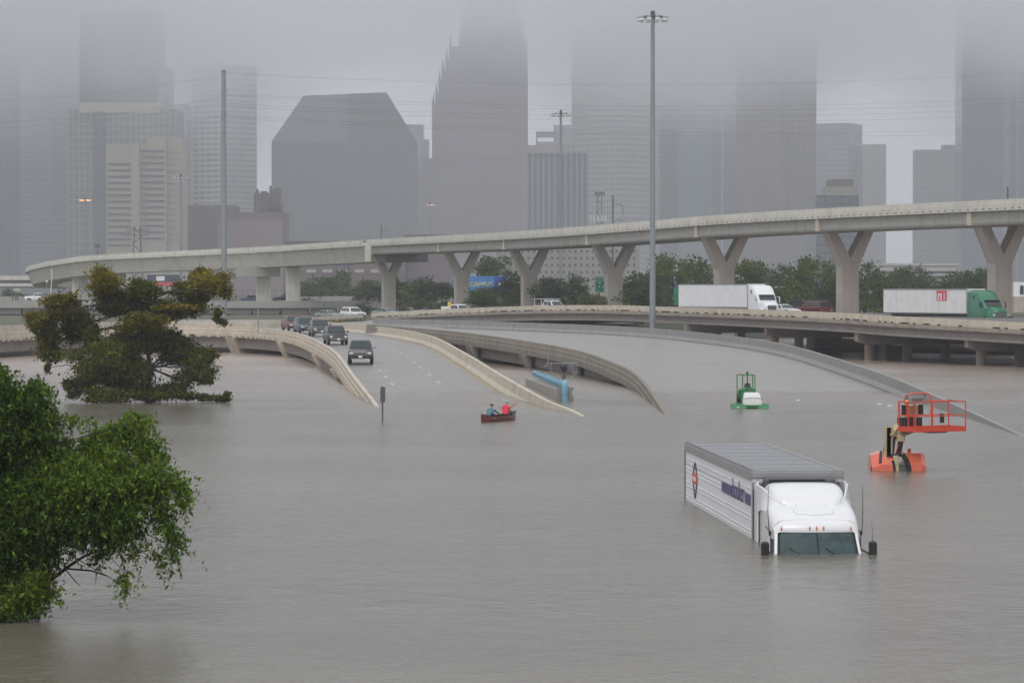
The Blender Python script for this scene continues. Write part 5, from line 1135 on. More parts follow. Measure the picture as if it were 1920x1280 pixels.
# front: brow, pillars, windscreen
fr = MB(); tp = lambda x: .16*max(0, (abs(x)-.82)/.32)**2
fr.loft([[(x, y+.14*(x/1.06)**2, z-tp(x)*(z > .58)) for y, z in ((-4.42, .905), (-4.60, .855), (-4.74, .775), (-4.83, .61), (-4.82, .55), (-4.5, .55))]+[(x, -4.2, .55), (x, -4.2, .80)] for x in np.linspace(-1.15, 1.15, 17)])
hb(fr, 'brow', white, cab, 50)
def wx(u, v, off=0): # windscreen surface, slightly bowed
    xw = (1.06-.07*v)*u; y = -5.42+.62*v+.16*u*u-off*.66; z = -.16+.72*v+off*.75; return (xw, y, z)
fm_ = MB(); N_ = 12
fm_.loft([[wx(u, v, .0) for u in np.linspace(-1.08, 1.08, N_)]+[(wx(u, v, 0)[0], -4.3, wx(u, v)[2]-.02) for u in np.linspace(1.08, -1.08, N_)] for v in (-.3, 0, 1.02)]); hb(fm_, 'windshield_frame', M['rubber'], cab, 30)
def pane(u0, u1, name):
    q = MB(); rows = [[wx(u, v, .012) for u in np.linspace(u0, u1, 8)] for v in np.linspace(-.25, .955, 6)]
    q.loft(rows, closed=False); bk = [[wx(u, v, .002) for u in np.linspace(u0, u1, 8)] for v in np.linspace(-.25, .955, 6)]; q.loft(bk, closed=False)
    return hb(q, name, M['teal_glass'], cab, 60)
pane(-.985, -.018, 'windshield_pane'); pane(.018, .985, 'windshield_pane')
for s in (-1, 1):
    q = MB(); q.loft([[wx(s*u, v, o) for u in (1.06, 1.13)]+[(wx(s*1.13, v)[0], -4.45, wx(s, v)[2]), (wx(s*1.06, v)[0], -4.45, wx(s, v)[2])] for v, o in ((-.4, .02), (.5, .02), (1.06, .02))]); hb(q, 'pillar', white, cab, 20)
# door and side windows
for s in (-1, 1):
    f = [(s*1.195, -5.02, -.6), (s*1.205, -4.50, -.6), (s*1.195, -4.48, .38), (s*1.175, -4.72, .38)]; q = MB(); q.loft([f, [(x+s*.02, y, z) for x, y, z in f]]); hb(q, 'side_window', M['glass'], cab)
    q = MB(); q.tube([(s*1.235, -4.65, -.5), (s*1.235, -4.55, .45), (s*1.235, -4.2, .56), (s*1.235, -3.2, .60)], .016, 5); hb(q, 'door_seam', M['darkgrey'], cab)
    q = MB(); q.box((s*1.25, -.72, .55), (.05, .95, 2.3), bevel=.02); hb(q, 'side_extender', white, cab)
    q = MB(); q.box((s*1.27, -.22, .62), (.05, .10, 1.6)); hb(q, 'extender_edge', M['black'], cab)
# roof fairing with its curled collar
fa = MB(); fa.loft([ringx(y, w_, 1.0, zt, r_) for y, w_, zt, r_ in [(-3.25, .72, 1.17, .10), (-3.12, .86, 1.34, .16), (-2.85, .98, 1.50, .24), (-2.5, 1.04, 1.61, .30), (-2.1, 1.07, 1.67, .32), (-1.6, 1.09, 1.69, .32), (-1.05, 1.09, 1.66, .30)]]); hb(fa, 'roof_fairing', white, cab, 60)
for s in (-1, 1):
    q = MB(); p = [(s*1.30, -1.2, 1.62), (s*1.18, -1.9, 1.56), (s*1.02, -2.8, 1.38), (s*.86, -3.28, 1.24), (s*.70, -3.38, 1.21)]; b = [(s*1.235, -1.2, .85), (s*1.23, -1.9, .95), (s*1.2, -2.9, 1.0), (s*1.12, -3.42, 1.0), (s*.70, -3.48, 1.10)]
    q.loft([[Vector(a), Vector(a)*1.0+Vector((s*.03, 0, 0)), Vector(c)+Vector((s*.02, 0, 0)), Vector(c)] for a, c in zip(p, b)]); hb(q, 'fairing_wing', white, cab, 40)
    q = MB(); q.tube(p, .03, 8); hb(q, 'fairing_lip', white, cab, 60)
q = MB(); q.loft([[(x, y, z) for y, z in ((-3.38, 1.21), (-3.47, 1.13), (-3.30, 1.12), (-3.25, 1.2))] for x in (-.72, 0, .72)]); hb(q, 'fairing_lip', white, cab, 30)
for s in (-.42, .42): q = MB(); q.box((s, -3.42, 1.165), (.05, .10, .10), bevel=.01); hb(q, 'hinge', M['whitedull'], cab)
q = MB(); q.tube([(-1.05, -3.5, 1.115), (0, -3.52, 1.118), (1.05, -3.5, 1.115)], .011, 5); hb(q, 'roof_gap', M['darkgrey'], cab)
q = MB(); q.tube([(-.55, -4.02, 1.115), (-.5, -4.26, 1.015), (0, -4.32, .99), (.5, -4.26, 1.015), (.55, -4.02, 1.115)], .014, 6); hb(q, 'roof_crease', white, cab, 60)
for x in (-.95, -.19, 0, .19, .95):
    q = MB(); q.ball((x, -4.825+.14*(x/1.06)**2, .665-tp(x)*.6), .05, 10, 7, (.42, .6, 1.25)); hb(q, 'marker_light', M['amber'], cab, 60)
for x, t in ((-.46, -.62), (.46, .12)):
    q = MB(); a = Vector(wx(x-.28, .42, .03)); b = Vector(wx(x+.28, -.06, .03)); q.tube([a, b], .014, 5); hb(q, 'wiper', M['black'], cab)
for s in (-1, 1):
    mr = MB(); mr.box((s*1.46, -5.35, .05), (.21, .24, .62), bevel=.05); mo = hb(mr, 'mirror', M['black'], cab, 30)
    q = MB(); q.tube([(s*1.2, -4.9, .1), (s*1.4, -5.3, .0)], .025, 6); hb(q, 'mirror_arm', M['black'], mo) if False else hb(q, 'mirror_arm', M['black'], cab)
    q = MB(); q.tube([(s*1.27, -4.55, .55), (s*1.30, -4.5, 1.1), (s*1.30+s*(-.02 if s < 0 else .0), -4.45, 1.78)], [.014, .011, .006], 5); q.box((s*1.25, -4.55, .52), (.06, .10, .12)); hb(q, 'aerial', M['black'], cab)
q = MB(); q.tube([(1.47, -5.3, .34), (1.44, -5.25, .90)], [.009, .004], 5); hb(q, 'aerial', M['black'], cab)
q = MB()
for px_, z in ((.35, .02), (.42, .05), (.48, .0), (-.1, -.02)): q.box((px_, -4.9, z), (.06, .04, .09))
hb(q, 'dash_clutter', M['whitedull'], cab, kind='stuff')
# ---------------------------------------------------------------- flooded boom lift
def L_(cx, cy): return ((cx-700)/340.7, (1160-cy)/340.7)     # x, z in the lift's own frame
bl = thing('boom_lift', 'orange and tan boom lift sunk to its hoods with an empty orange basket', 'boom lift', (X_(1698.4, 119), 119, 0))
def hood(x0, x1, chl, chr_, name='engine_hood'):
    prof = [(-.02, -.9), (-.02, .26), (.42, .68), (1.7, .70), (2.1, .3), (2.1, -.9)]
    n = len(prof); mb = MB(); rings = []
    for x, k in ((x0, chl), (x0+.36*chl, 0), (x1-.36*chr_, 0), (x1, chr_)):
        rings.append([(x, y+(.30*k if y < 1 else -.30*k), z if z < .1 else z-(.16*k if z < .3 else .10*k)) for y, z in prof])
    mb.loft(rings); return mb.build(name, M['salmon'], bl, smooth=15)
h1 = hood(-1.27, -.44, 1, 0); h2 = hood(.10, .84, 0, .55)
q = MB(); q.tube([(-.98, .08, .32), (-.94, .30, .60), (-.90, .46, .74)], .055, 6); q.build('hood_handle', M['black'], h1)
q = MB(); q.tube([(-.76, .8, .68), (-.76, .8, .90)], .014, 5); q.build('whip_aerial', M['black'], h1)
for a, b in ((-.68, .5), (-.66, .42)): MB().box((a+.05, .22, b), (.10, .05, .02), 0, .7).build('hood_latch', M['darkgrey'], h1)
MB().box((.22, .55, .77), (.14, .12, .16), bevel=.02).build('beacon', M['orange'], h2)
q = MB(); q.loft([[(-1.30+.004, .5+.13*math.cos(t), .06+.13*math.sin(t)) for t in [2*math.pi*i/16 for i in range(16)]], [(-1.25, .5+.13*math.cos(t), .06+.13*math.sin(t)) for t in [2*math.pi*i/16 for i in range(16)]]]); q.build('side_decal', M['purple'], h1)
MB().box((-.17, 1.0, -.3), (.62, 1.9, 1.1)).build('turntable', M['darkgrey'], bl)
# arms
def bar(name, m, a, b, w_, h, parent=bl, bevel=.02):
    a, b = Vector(a), Vector(b); d = b-a; l = d.length; mb = MB(); mb.box((0, 0, 0), (w_, l, h), bevel=bevel)
    y = d.normalized(); x = y.cross(Vector((0, 0, 1)));
    if x.length < 1e-3: x = Vector((1, 0, 0))
    x.normalize(); z = x.cross(y); R = Matrix((x, y, z)).transposed(); mb.v = [tuple(R @ Vector(p)+(a+b)/2) for p in mb.v]; return mb.build(name, m, parent)
for x in (-.585, -.66): bar('riser_plate', M['tanpaint'], (x, .3, .45), (x+.01, .3, 1.72), .055, .28)
bar('lower_boom', M['tanpaint'], (-.36, .05, -.3), (-.36, .25, .58), .22, .24)
bar('hydraulic_ram', M['black'], (-.30, .35, .5), (-.16, .3, 1.25), .14, .14); bar('hydraulic_ram', M['black'], (-.50, .35, .5), (-.40, .3, 1.35), .12, .12)
bar('ram_rod', M['redp'], (-.36, .18, .72), (-.24, .18, 1.05), .05, .05)
bar('linkage', M['black'], (-.56, .22, .60), (-.12, .22, .62), .10, .12); bar('linkage', M['black'], (-.2, .2, .62), (-.10, .15, 1.22), .08, .1)
MB().box((-.16, .22, 1.27), (.30, .34, .26), bevel=.03).build('jib_block', M['tanpaint'], bl)
bar('upper_boom', M['tanpaint'], (-.56, .35, 1.28), (.38, 1.3, 2.15), .30, .34)
bar('jib', M['tanpaint'], (-.22, .2, 1.42), (.34, .55, 1.60), .24, .22)
for a, b, rad in (((.0, .0, -.2), (.08, .0, .62), 1), ):
    q = MB(); q.tube([(.14, -.02, -.2), (.12, -.03, .1), (.0, -.02, .42), (-.14, .02, .66)], .075, 8); q.build('hose', M['rubber'], bl, smooth=60)
    q = MB(); q.tube([(.20, 0, -.2), (.18, -.02, .15), (.08, -.02, .45), (-.06, .05, .66)], .05, 8); q.build('hose', M['rubber'], bl, smooth=60)
q = MB(); q.tube([(-.42, -.02, -.2), (-.44, -.02, .2), (-.50, .0, .42)], .05, 8); q.build('hose', M['rubber'], bl, smooth=60)
# basket: near corner at o, long side e1, short side e2
o = Vector((.265, -.9, 1.555)); e1 = Vector((math.cos(R_(28)), math.sin(R_(28)), 0)); e2 = Vector((-math.sin(R_(28)), math.cos(R_(28)), 0)); LB, DB = 2.40, 1.12
def bk(u, v, z): return o+e1*u+e2*v+Vector((0, 0, z))
fl = MB(); fl.loft([[bk(0, 0, z), bk(LB, 0, z), bk(LB, DB, z), bk(0, DB, z)] for z in (0.02, .06)]); tray = fl.build('basket_floor', M['orange'], bl)
for u0, v0, u1, v1 in ((0, 0, LB, 0), (0, DB, LB, DB), (0, 0, 0, DB), (LB, 0, LB, DB)):
    a, b = bk(u0, v0, .10), bk(u1, v1, .10); d = (b-a).normalized(); n_ = Vector((d[1], -d[0], 0))*.012; MB().loft([[a-n_+Vector((0, 0, -.10)), a+n_+Vector((0, 0, -.10)), a+n_+Vector((0, 0, .09)), a-n_+Vector((0, 0, .09))], [b-n_+Vector((0, 0, -.10)), b+n_+Vector((0, 0, -.10)), b+n_+Vector((0, 0, .09)), b-n_+Vector((0, 0, .09))]]).build('toe_board', M['orange'], bl)
def rail(pts, r=.024, name='rail'): return MB().tube([bk(*p) for p in pts], r, 7).build(name, M['orange'], bl, smooth=50)
for z in (1.17, .62): rail([(0, 0, z), (LB, 0, z), (LB, DB, z), (0, DB, z), (0, 0, z)] if z > 1 else [(0, 0, z), (LB, 0, z), (LB, DB, z), (0, DB, z), (0, 0, z)])
for u, v in ((0, 0), (LB, 0), (LB, DB), (0, DB), (LB*.66, DB), (LB*.30, DB), (LB*.34, 0), (0, DB*.42)): rail([(u, v, 0), (u, v, 1.17)], .026, 'post')
rail([(0, .55*DB, 1.14), (0, .52*DB, .62), (0, .92*DB, .60), (0, .95*DB, 1.1)], .02, 'gate_rail')
c0 = LB*.10; c1 = LB*.52
rail([(c0, DB*.95, 1.1), (c0, DB*.9, 1.38), (c0+.12, DB*.8, 1.46), (c1-.14, DB*.7, 1.48), (c1, DB*.62, 1.36), (c1+.02, DB*.6, 1.05), (c1-.04, DB*.6, .62)], .034, 'console_guard')
cb_ = MB(); cb_.loft([[bk(u, v, z) for u, v in ((c0+.06, DB*.98), (c1-.06, DB*.98), (c1-.06, DB*.80), (c0+.06, DB*.80))] for z in (1.06, 1.34)]); co = cb_.build('console', M['alu'], bl)
q = MB()
for k in range(7): c = bk(c0+.25+k*.08, DB*.79, 1.22); q.box(c, (.022, .02, .09+.03*(k % 2)))
q.build('console_print', M['black'], co, kind='stuff')
for u in (c0+.10, c1-.10):
    q = MB(); q.tube([bk(u, DB*.88, 1.34), bk(u, DB*.86, 1.47)], .02, 6); q.build('joystick', M['black'], co)
MB().box(bk(c0-.02, DB*.8, 1.16), (.13, .13, .12), bevel=.03).build('warning_lamp', mat('yellow_lens', (.85, .65, .03), .4), bl)
MB().box(bk(c0-.02, DB*.8, 1.04), (.10, .10, .10), bevel=.03).build('warning_lamp', M['amber'], bl)
for u in (c0+.10, c1-.12):
    q = MB(); q.loft([[bk(u+a, DB*1.05, z) for a in (-.09, .09)]+[bk(u+a, DB*1.15, z) for a in (.09, -.09)] for z in (.62, 1.02)]); q.build('mount_plate', M['black'], bl)
q = MB(); q.loft([[bk(c0+.22, DB*1.1, z), bk(c1-.22, DB*1.1, z), bk(c1-.22, DB*1.3, z), bk(c0+.22, DB*1.3, z)] for z in (.55, .98)]); q.build('mount_block', M['tanpaint'], bl)
q = MB(); q.loft([[bk(u, v, z) for u, v in ((c0+.08, DB*1.02), (c1-.1, DB*1.02), (c1-.1, DB*1.5), (c0+.08, DB*1.5))] for z in (.12, .52)]); q.build('rotator', M['black'], bl)
MB().box(bk(LB*.82, DB*.86, .48), (.19, .08, .36), R_(28), bevel=.02).build('manual_box', M['black'], bl)
q = MB(); q.loft([[bk(LB*.30, .1, z), bk(LB*.66, .1, z), bk(LB*.66, .5, z), bk(LB*.30, .5, z)] for z in (-.05, .015)]); q.build('floor_beam', M['black'], bl)

# ---------------------------------------------------------------- green road sweeper
Y = 181; gs_ = thing('road_sweeper', 'green road sweeper with a white water tank stranded in shallow water', 'road sweeper', (X_(1405, Y), Y, 0))
def S_(cx, cy): return ((cx-700)/403, (1085-cy)/403)
mb = MB(); rings = []
for x, k in ((-.36, .03), (-.33, .0), (.69, 0), (.74, .03)):
    rings.append([(x, -.10+k, .14), (x, -.14+k, .60-k), (x, -.06+k, .66), (x, .10, .95-k*2), (x, .75, .95-k*2), (x, .78, .14)])
tkb = [[(-.36, .14), (-.33, .62), (-.28, .93), (.62, .93), (.70, .62), (.74, .14)]]
mb.loft([[(x, y, z) for x, z in tkb[0]] for y in (-.12, .7)]); mb2 = MB(); mb2.loft([[(-.36, -.12, .14), (.74, -.12, .14), (.74, .72, .14), (-.36, .72, .14)], [(-.345, -.14, .55), (.715, -.14, .55), (.715, .74, .55), (-.345, .74, .55)], [(-.33, -.10, .62), (.69, -.10, .62), (.69, .7, .62), (-.33, .7, .62)], [(-.30, -.02, .86), (.62, -.02, .86), (.62, .66, .86), (-.30, .66, .86)], [(-.24, .08, .94), (.55, .08, .94), (.55, .6, .94), (-.24, .6, .94)]])
tk_ = mb2.build('water_tank', M['tank'], gs_, smooth=40)
q = MB(); q.tube([(-.36, -.14, .57), (0, -.15, .64), (.4, -.15, .64), (.72, -.14, .60)], .014, 5); q.build('tank_strap', M['darkgrey'], tk_)
for x0, x1, nm in ((-1.08, -.18, 0), (.55, 1.16, 1)):
    q = MB(); q.loft([[(x, .15+.46*math.cos(t), -.08+.38*math.sin(t)) for t in [math.pi*i/10 for i in range(11)]] for x in (x0, x1)]); q.build('brush_cover', M['green'], gs_, smooth=50)
MB().box((.15, .05, .08), (1.1, .4, .26)).build('front_frame', M['green'], gs_); MB().box((.1, -.16, .02), (.6, .06, .10)).build('front_beam', M['black'], gs_)
MB().box((-.68, -.33, .08), (.18, .02, .06)).build('reflector', M['tank'], gs_); MB().box((-.62, .1, .30), (.42, .05, .05)).build('cover_bar', M['darkgrey'], gs_)
MB().box((.02, 1.6, .7), (.9, 1.6, .9), bevel=.06).build('chassis', M['green'], gs_)
q = MB(); q.loft([[(-.16, .75, .9), (.24, .75, .9), (.24, 1.3, .9), (-.16, 1.3, .9)], [(-.16, .75, 1.22), (.24, .75, 1.22), (.24, 1.3, 1.22), (-.16, 1.3, 1.22)]]); hd_ = q.build('engine_hood', M['green'], gs_); MB().box((.05, .74, 1.0), (.24, .03, .2)).build('grille', M['darkgrey'], hd_)
q = MB(); q.loft([[(-.17, 1.5, 1.2), (.21, 1.5, 1.2), (.21, 1.9, 1.2), (-.17, 1.9, 1.2)], [(-.14, 1.6, 1.45), (.18, 1.6, 1.45), (.18, 1.75, 1.45), (-.14, 1.75, 1.45)]]); q.build('seat', M['black'], gs_, smooth=20)
for a, b in (((-.30, 1.3), (-.30, 1.3)), ((.43, 1.3), (.46, 1.3)), ((-.54, 2.6), (-.52, 2.6)), ((.40, 2.6), (.42, 2.6))):
    q = MB(); q.tube([(a[0], a[1], 1.95), (b[0], b[1], .4)], .034, 6); q.build('roll_bar', M['green'], gs_)
for p in ([(-.30, 1.3, 1.95), (.43, 1.3, 1.95)], [(-.54, 2.6, 1.95), (.40, 2.6, 1.95)], [(-.30, 1.3, 1.95), (-.54, 2.6, 1.95)], [(.43, 1.3, 1.95), (.40, 2.6, 1.95)]): MB().tube(p, .034, 6).build('roll_bar', M['green'], gs_)
MB().box((-.48, 1.9, .78), (.12, .9, .5), bevel=.03).build('side_tank', M['green'], gs_)
q = MB(); q.tube([(-.04, .95, 1.2), (-.04, .95, 2.08)], .032, 8); q.tube([(-.04, .95, 2.06), (-.04, .95, 2.16)], .075, 10); q.build('exhaust', M['black'], gs_)
MB().box((-.45, 1.3, 2.02), (.08, .08, .12), bevel=.02).build('beacon', M['amber'], gs_); q = MB(); q.tube([(.73, .2, .56), (.86, .2, .58)], .03, 6); q.build('hose_fitting', M['darkgrey'], gs_)
q = MB(); q.loft([[(-.36+dx, 2.2+.5*math.cos(a), .35+.5*math.sin(a)) for a in [2*math.pi*i/16 for i in range(16)]] for dx in (-.2, .05)]); q.build('wheel', M['rubber'], gs_, smooth=40)

# ---------------------------------------------------------------- pale blue pipe on its bench
Y = 193; bp = thing('water_pipe', 'pale blue pipe bending down into the flood on a concrete bench', 'pipe', (X_(1059, Y), Y, 0))
far = P(1001, 699, 222)-Vector(bp.location)
def pl(t, z=0): return Vector((0, .1, .98)).lerp(far, t)+Vector((0, 0, z))
el = [(0, 0, -1.0), (0, 0, .6), (0, 0, .95), (0, .03, 1.08), (0, .12, 1.16), (-.02, .3, 1.12)]+[tuple(pl(t)) for t in (.04, .3, .6, 1.0)]
q = MB(); q.tube(el, [.195]*6+[.185]*2+[.17]*2, 14); q.build('pipe_run', M['bluepipe'], bp, smooth=50)
for k in range(13):
    a, b = pl(.05+k*.073), pl(.05+k*.073+.03); q = MB(); q.tube([a, b], .225, 14); q.build('pipe_band', M['pipeband'], bp, smooth=40)
q = MB(); q.tube([(0, 0, .47), (0, 0, .52)], .222, 14); q.build('pipe_joint', M['bluepipe'], bp, smooth=40)
prof = [(-.57, -.5), (.57, -.5), (.57, .22), (.47, .34), (.47, .62), (.56, .70), (.56, .87), (-.52, .87), (-.52, .70), (-.43, .62), (-.43, .34), (-.57, .22)]
MB().prism(prof, 'y', .12, .75).build('support_block', M['mauve'], bp)
a, b = pl(0, -.30)+Vector((0, .5, 0)), pl(1.08, -.45); d = (b-a).normalized(); n_ = Vector((d[1], -d[0], 0))
bm = MB(); bm.loft([[p+n_*s+Vector((0, 0, z)) for s, z in ((-.45, 0), (.45, 0), (.45, -1.6), (-.45, -1.6))] for p in (a, b)]); bm.build('bench_beam', M['girder'], bp)
vl = thing('valve_stem', 'dark blue valve head on a stem behind the pale blue pipe bend', 'valve', (X_(1057, 200), 200, 0))
q = MB(); q.tube([(0, 0, -1), (0, 0, 1.9)], .07, 8); q.tube([(0, 0, 1.3), (0, 0, 1.42)], .17, 10); q.build('stem', M['darkgrey'], vl)
q = MB(); q.loft([[(r_*math.cos(t), r_*math.sin(t), z) for t in [2*math.pi*i/14 for i in range(14)]] for r_, z in ((.10, 1.62), (.24, 1.95), (.25, 2.02))]); q.build('valve_head', M['navyp'] if 'navyp' in M else M['jeans'], vl, smooth=40)
MB().box((.12, 0, 2.12), (.30, .12, .10), bevel=.02).build('handle', M['darkgrey'], vl)
rf = thing('pipe_railing', 'thin grey railing frame beyond the pale blue pipe', 'railing', (X_(1058, 214), 214, 0))
q = MB(); Yr = 214
for pts in ([(1027, 664), (1027, 688)], [(1032, 681), (1082, 681)], [(1082, 681), (1082, 700)], [(1033, 681), (1033, 712)], [(1082, 696), (1066, 713)], [(1033, 696), (1051, 714)], [(1020, 688), (1028, 680)], [(1027, 680), (1032, 681)]): q.tube([P(a, b, Yr) for a, b in pts], .03, 5)
q.build('rail', M['galv'], rf, world=True)

# ---------------------------------------------------------------- people
def skinned(name, joints, edges, radii, mats, parent, mat_of, sub=1):
    me = bpy.data.meshes.new(name); me.from_pydata([tuple(j) for j in joints], edges, []); o = bpy.data.objects.new(name, me); col.objects.link(o)
    md = o.modifiers.new('s', 'SKIN'); md.use_smooth_shade = True
    if sub: sb = o.modifiers.new('d', 'SUBSURF'); sb.levels = sub; sb.render_levels = sub
    for i, v in enumerate(me.skin_vertices[0].data): rr = radii[i]; v.radius = (rr, rr) if not isinstance(rr, tuple) else rr; v.use_root = (i == 0)
    dg = bpy.context.evaluated_depsgraph_get(); nm = bpy.data.meshes.new_from_object(o.evaluated_get(dg)); bpy.data.objects.remove(o); bpy.data.meshes.remove(me)
    nm.name = name; ob = bpy.data.objects.new(name, nm); col.objects.link(ob); ob.parent = parent
    for m in mats: nm.materials.append(m)
    J = [Vector(j) for j in joints]; segs = [(J[a], J[b], mat_of(a, b)) for a, b in edges]
    for p in nm.polygons:
        c = p.center; best = None
        for a, b, mi in segs:
            d = b-a; t = max(0, min(1, (c-a).dot(d)/max(d.length_squared, 1e-9))); q_ = (c-(a+d*t)).length
            if best is None or q_ < best[0]: best = (q_, mi)
        p.material_index = best[1]; p.use_smooth = True
    return ob
def hand(mb, w, d, side, s=1.0):
    """small relaxed hand: palm, four bent fingers and a thumb, from the wrist w along d"""
    d = Vector(d).normalized(); x = d.cross(Vector((0, 0, 1)));
    if x.length < .1: x = d.cross(Vector((0, 1, 0)))
    x.normalize(); n = x.cross(d); w = Vector(w); p = w+d*.085*s
    mb.loft([[q+x*a*s+n*b*s for a, b in ((-.028, -.013), (.028, -.013), (.028, .013), (-.028, .013))] for q in (w-d*.01, w+d*.04*s, p)])
    for k, l in enumerate((.062, .074, .070, .054)):
        a = p+x*(-.030+.02*k)*s-d*.004; m = a+d*l*.55*s-n*.012*s; e = m+d*l*.35*s-n*.030*s; mb.tube([a, m, e], [.0095*s, .009*s, .007*s], 6)
    a = w+d*.03*s+x*.026*side*s; mb.tube([a, a+(d*.6+x*side*.7)*.035*s, a+(d+x*side*.4)*.06*s-n*.012*s], [.012*s, .011*s, .008*s], 6)
def face(parent, c, f, hm, hat=None):
    """head details on centre c facing f"""
    f = Vector(f).normalized(); u = Vector((0, 0, 1)); u = (u-f*u.dot(f)).normalized(); x = f.cross(u); c = Vector(c)
    q = MB(); q.ball(c+f*.098-u*.012, .018, 8, 6, (1, 1, 1.4))
    for s in (-1, 1): q.ball(c+x*s*.078-u*.005, .024, 8, 6, (.6, .8, 1.2))
    q.build('nose_and_ears', M['skin'], parent, smooth=60)
    q = MB()
    for s in (-1, 1): q.ball(c+f*.087+x*s*.032+u*.018, .010, 8, 6)
    q.build('eye', M['black'], parent, smooth=60)
    q = MB(); q.box(c+f*.088-u*.052, (.045, .012, .010), math.atan2(-f[0], f[1])); q.build('mouth', M['redp'], parent)
    q = MB(); cc = c+u*.028-f*.014; rings = []
    for j in range(7):
        t = math.pi/2*j/6; rr = .101*math.cos(t*.97); rings.append([cc+(x*math.cos(a)+f*math.sin(a)*1.05)*rr+u*(.098*math.sin(t)-.012) for a in [2*math.pi*i/14 for i in range(14)]])
    q.loft(rings); q.build('cap' if hat else 'hair', hm, parent, smooth=60)
    if hat:
        q = MB(); q.loft([[c+f*(.085+d)+x*s+u*.03 for s in (-.07, .07)]+[c+f*(.085+d)+x*s+u*.042 for s in (.07, -.07)] for d in (0, .07)]); q.build('cap_peak', hm, parent)
def person(name, label, root_loc, rz, J, mats, grp, head_f, hm, hat=None, hands=True, cat='person'):
    """J: joint dict; pelvis, chest, neck, head, and sh/el/wr, hip/kn/an/toe for l and r"""
    r = thing(name, label, cat, root_loc, rz, grp)
    names = ['pelvis', 'waist', 'chest', 'neck', 'head', 'crown']+[a+s for s in 'lr' for a in ('sh', 'el', 'wr')]+[a+s for s in 'lr' for a in ('hip', 'kn', 'an', 'toe')]
    rad = {'pelvis': (.155, .12), 'waist': (.145, .11), 'chest': (.165, .12), 'neck': .058, 'head': (.088, .10), 'crown': (.075, .085), 'sh': .068, 'el': .046, 'wr': .032, 'hip': .092, 'kn': .062, 'an': .042, 'toe': .04}
    ix = {n: i for i, n in enumerate(names)}; E = [('pelvis', 'waist'), ('waist', 'chest'), ('chest', 'neck'), ('neck', 'head'), ('head', 'crown')]
    for s in 'lr': E += [('chest', 'sh'+s), ('sh'+s, 'el'+s), ('el'+s, 'wr'+s), ('pelvis', 'hip'+s), ('hip'+s, 'kn'+s), ('kn'+s, 'an'+s), ('an'+s, 'toe'+s)]
    rr = [rad[n] if n in rad else rad[n[:-1]] for n in names]
    def mo(a, b):
        A, B = names[a], names[b]
        if B in ('head', 'crown') or A == 'neck': return 2
        if B.startswith(('hip', 'kn', 'an')): return 1
        if B.startswith('toe'): return 3
        if B.startswith('wr'): return 4
        if B.startswith('el'): return 4
        return 0
    b = skinned('body', [J[n] for n in names], [(ix[a], ix[c]) for a, c in E], rr, mats, r, mo)
    face(r, J['head'], head_f, hm, hat)
    if hands:
        for s, sd in (('l', -1), ('r', 1)):
            q = MB(); w = Vector(J['wr'+s]); hand(q, w, w-Vector(J['el'+s]), sd); q.build('hand', M['skin'], r, smooth=50)
    return r
# canoe: local -y is the stern (toward us), +y the bow
Y = 163; th = -R_(23); cz = thing('canoe', 'dark red canoe carrying two paddlers past the sunken barrier', 'canoe', (X_(938, Y)-.1, Y+1.4, 0), th)
hull = MB(); rings = []
for k in range(15):
    t = -1+2*k/14; w_ = .44*(1-abs(t)**2.4)+.015; zg = .27+.16*abs(t)**3; y = t*2.35; rings.append([(-w_, y, zg), (-w_*.96, y, .08), (-w_*.6, y, -.10), (0, y, -.13), (w_*.6, y, -.10), (w_*.96, y, .08), (w_, y, zg), (w_*.93, y, zg), (w_*.88, y, .08), (w_*.5, y, -.05), (0, y, -.08), (-w_*.5, y, -.05), (-w_*.88, y, .08), (-w_*.93, y, zg)])
hull.loft(rings); hl = hull.build('hull', M['canoe'], cz, smooth=40)
for s in (-1, 1):
    q = MB(); q.tube([(s*(.44*(1-abs(t)**2.4)+.015), t*2.35, .275+.16*abs(t)**3) for t in np.linspace(-1, 1, 15)], .02, 6); q.build('gunwale', M['black'], cz, smooth=60)
for y in (-1.35, .95): MB().box((0, y, .16), (.76, .26, .035), bevel=.01).build('seat', M['wood'], cz)
MB().box((0, 1.85, .40), (.34, .5, .04), 0, .12).build('bow_deck', M['black'], cz)
def sit(px_, py_, lean, arms, legz=.16):
    J = {}; p = Vector((px_, py_, .27)); f = Vector((0, math.sin(lean), math.cos(lean)))
    J['pelvis'] = p; J['waist'] = p+f*.20; J['chest'] = p+f*.42; J['neck'] = p+f*.56+Vector((0, .02, 0)); J['head'] = J['neck']+Vector((0, .05, .13)); J['crown'] = J['head']+Vector((0, .0, .07))
    for s, k in (('l', -1), ('r', 1)):
        J['sh'+s] = p+f*.47+Vector((k*.19, 0, 0)); J['el'+s] = J['sh'+s]+Vector(arms[s][0]); J['wr'+s] = J['el'+s]+Vector(arms[s][1])
        J['hip'+s] = p+Vector((k*.10, .04, -.02)); J['kn'+s] = p+Vector((k*.17, .42, .12)); J['an'+s] = p+Vector((k*.15, .62, -.22)); J['toe'+s] = p+Vector((k*.15, .76, -.25))
    return J
grp = 'paddlers in the red canoe'
def canoe_world(x, y, z=0): return (cz.location[0]+x*math.cos(th)-y*math.sin(th), cz.location[1]+x*math.sin(th)+y*math.cos(th), z)
Js = sit(0, 0, .72, {'l': ((-.06, .16, -.20), (.14, .22, .02)), 'r': ((.10, .20, -.16), (.02, .24, -.06))})
person('person', 'dark-haired paddler in a blue jacket bent forward at the stern', canoe_world(0, -1.35), th, Js, [M['bluejacket'], M['jeans'], M['skin'], M['black'], M['bluejacket']], grp, (.1, 1, -.12), M['hair'])
Jb = sit(0, 0, .26, {'l': ((-.12, .14, -.18), (.22, .24, .04)), 'r': ((.24, .06, .04), (.14, .10, .26))})
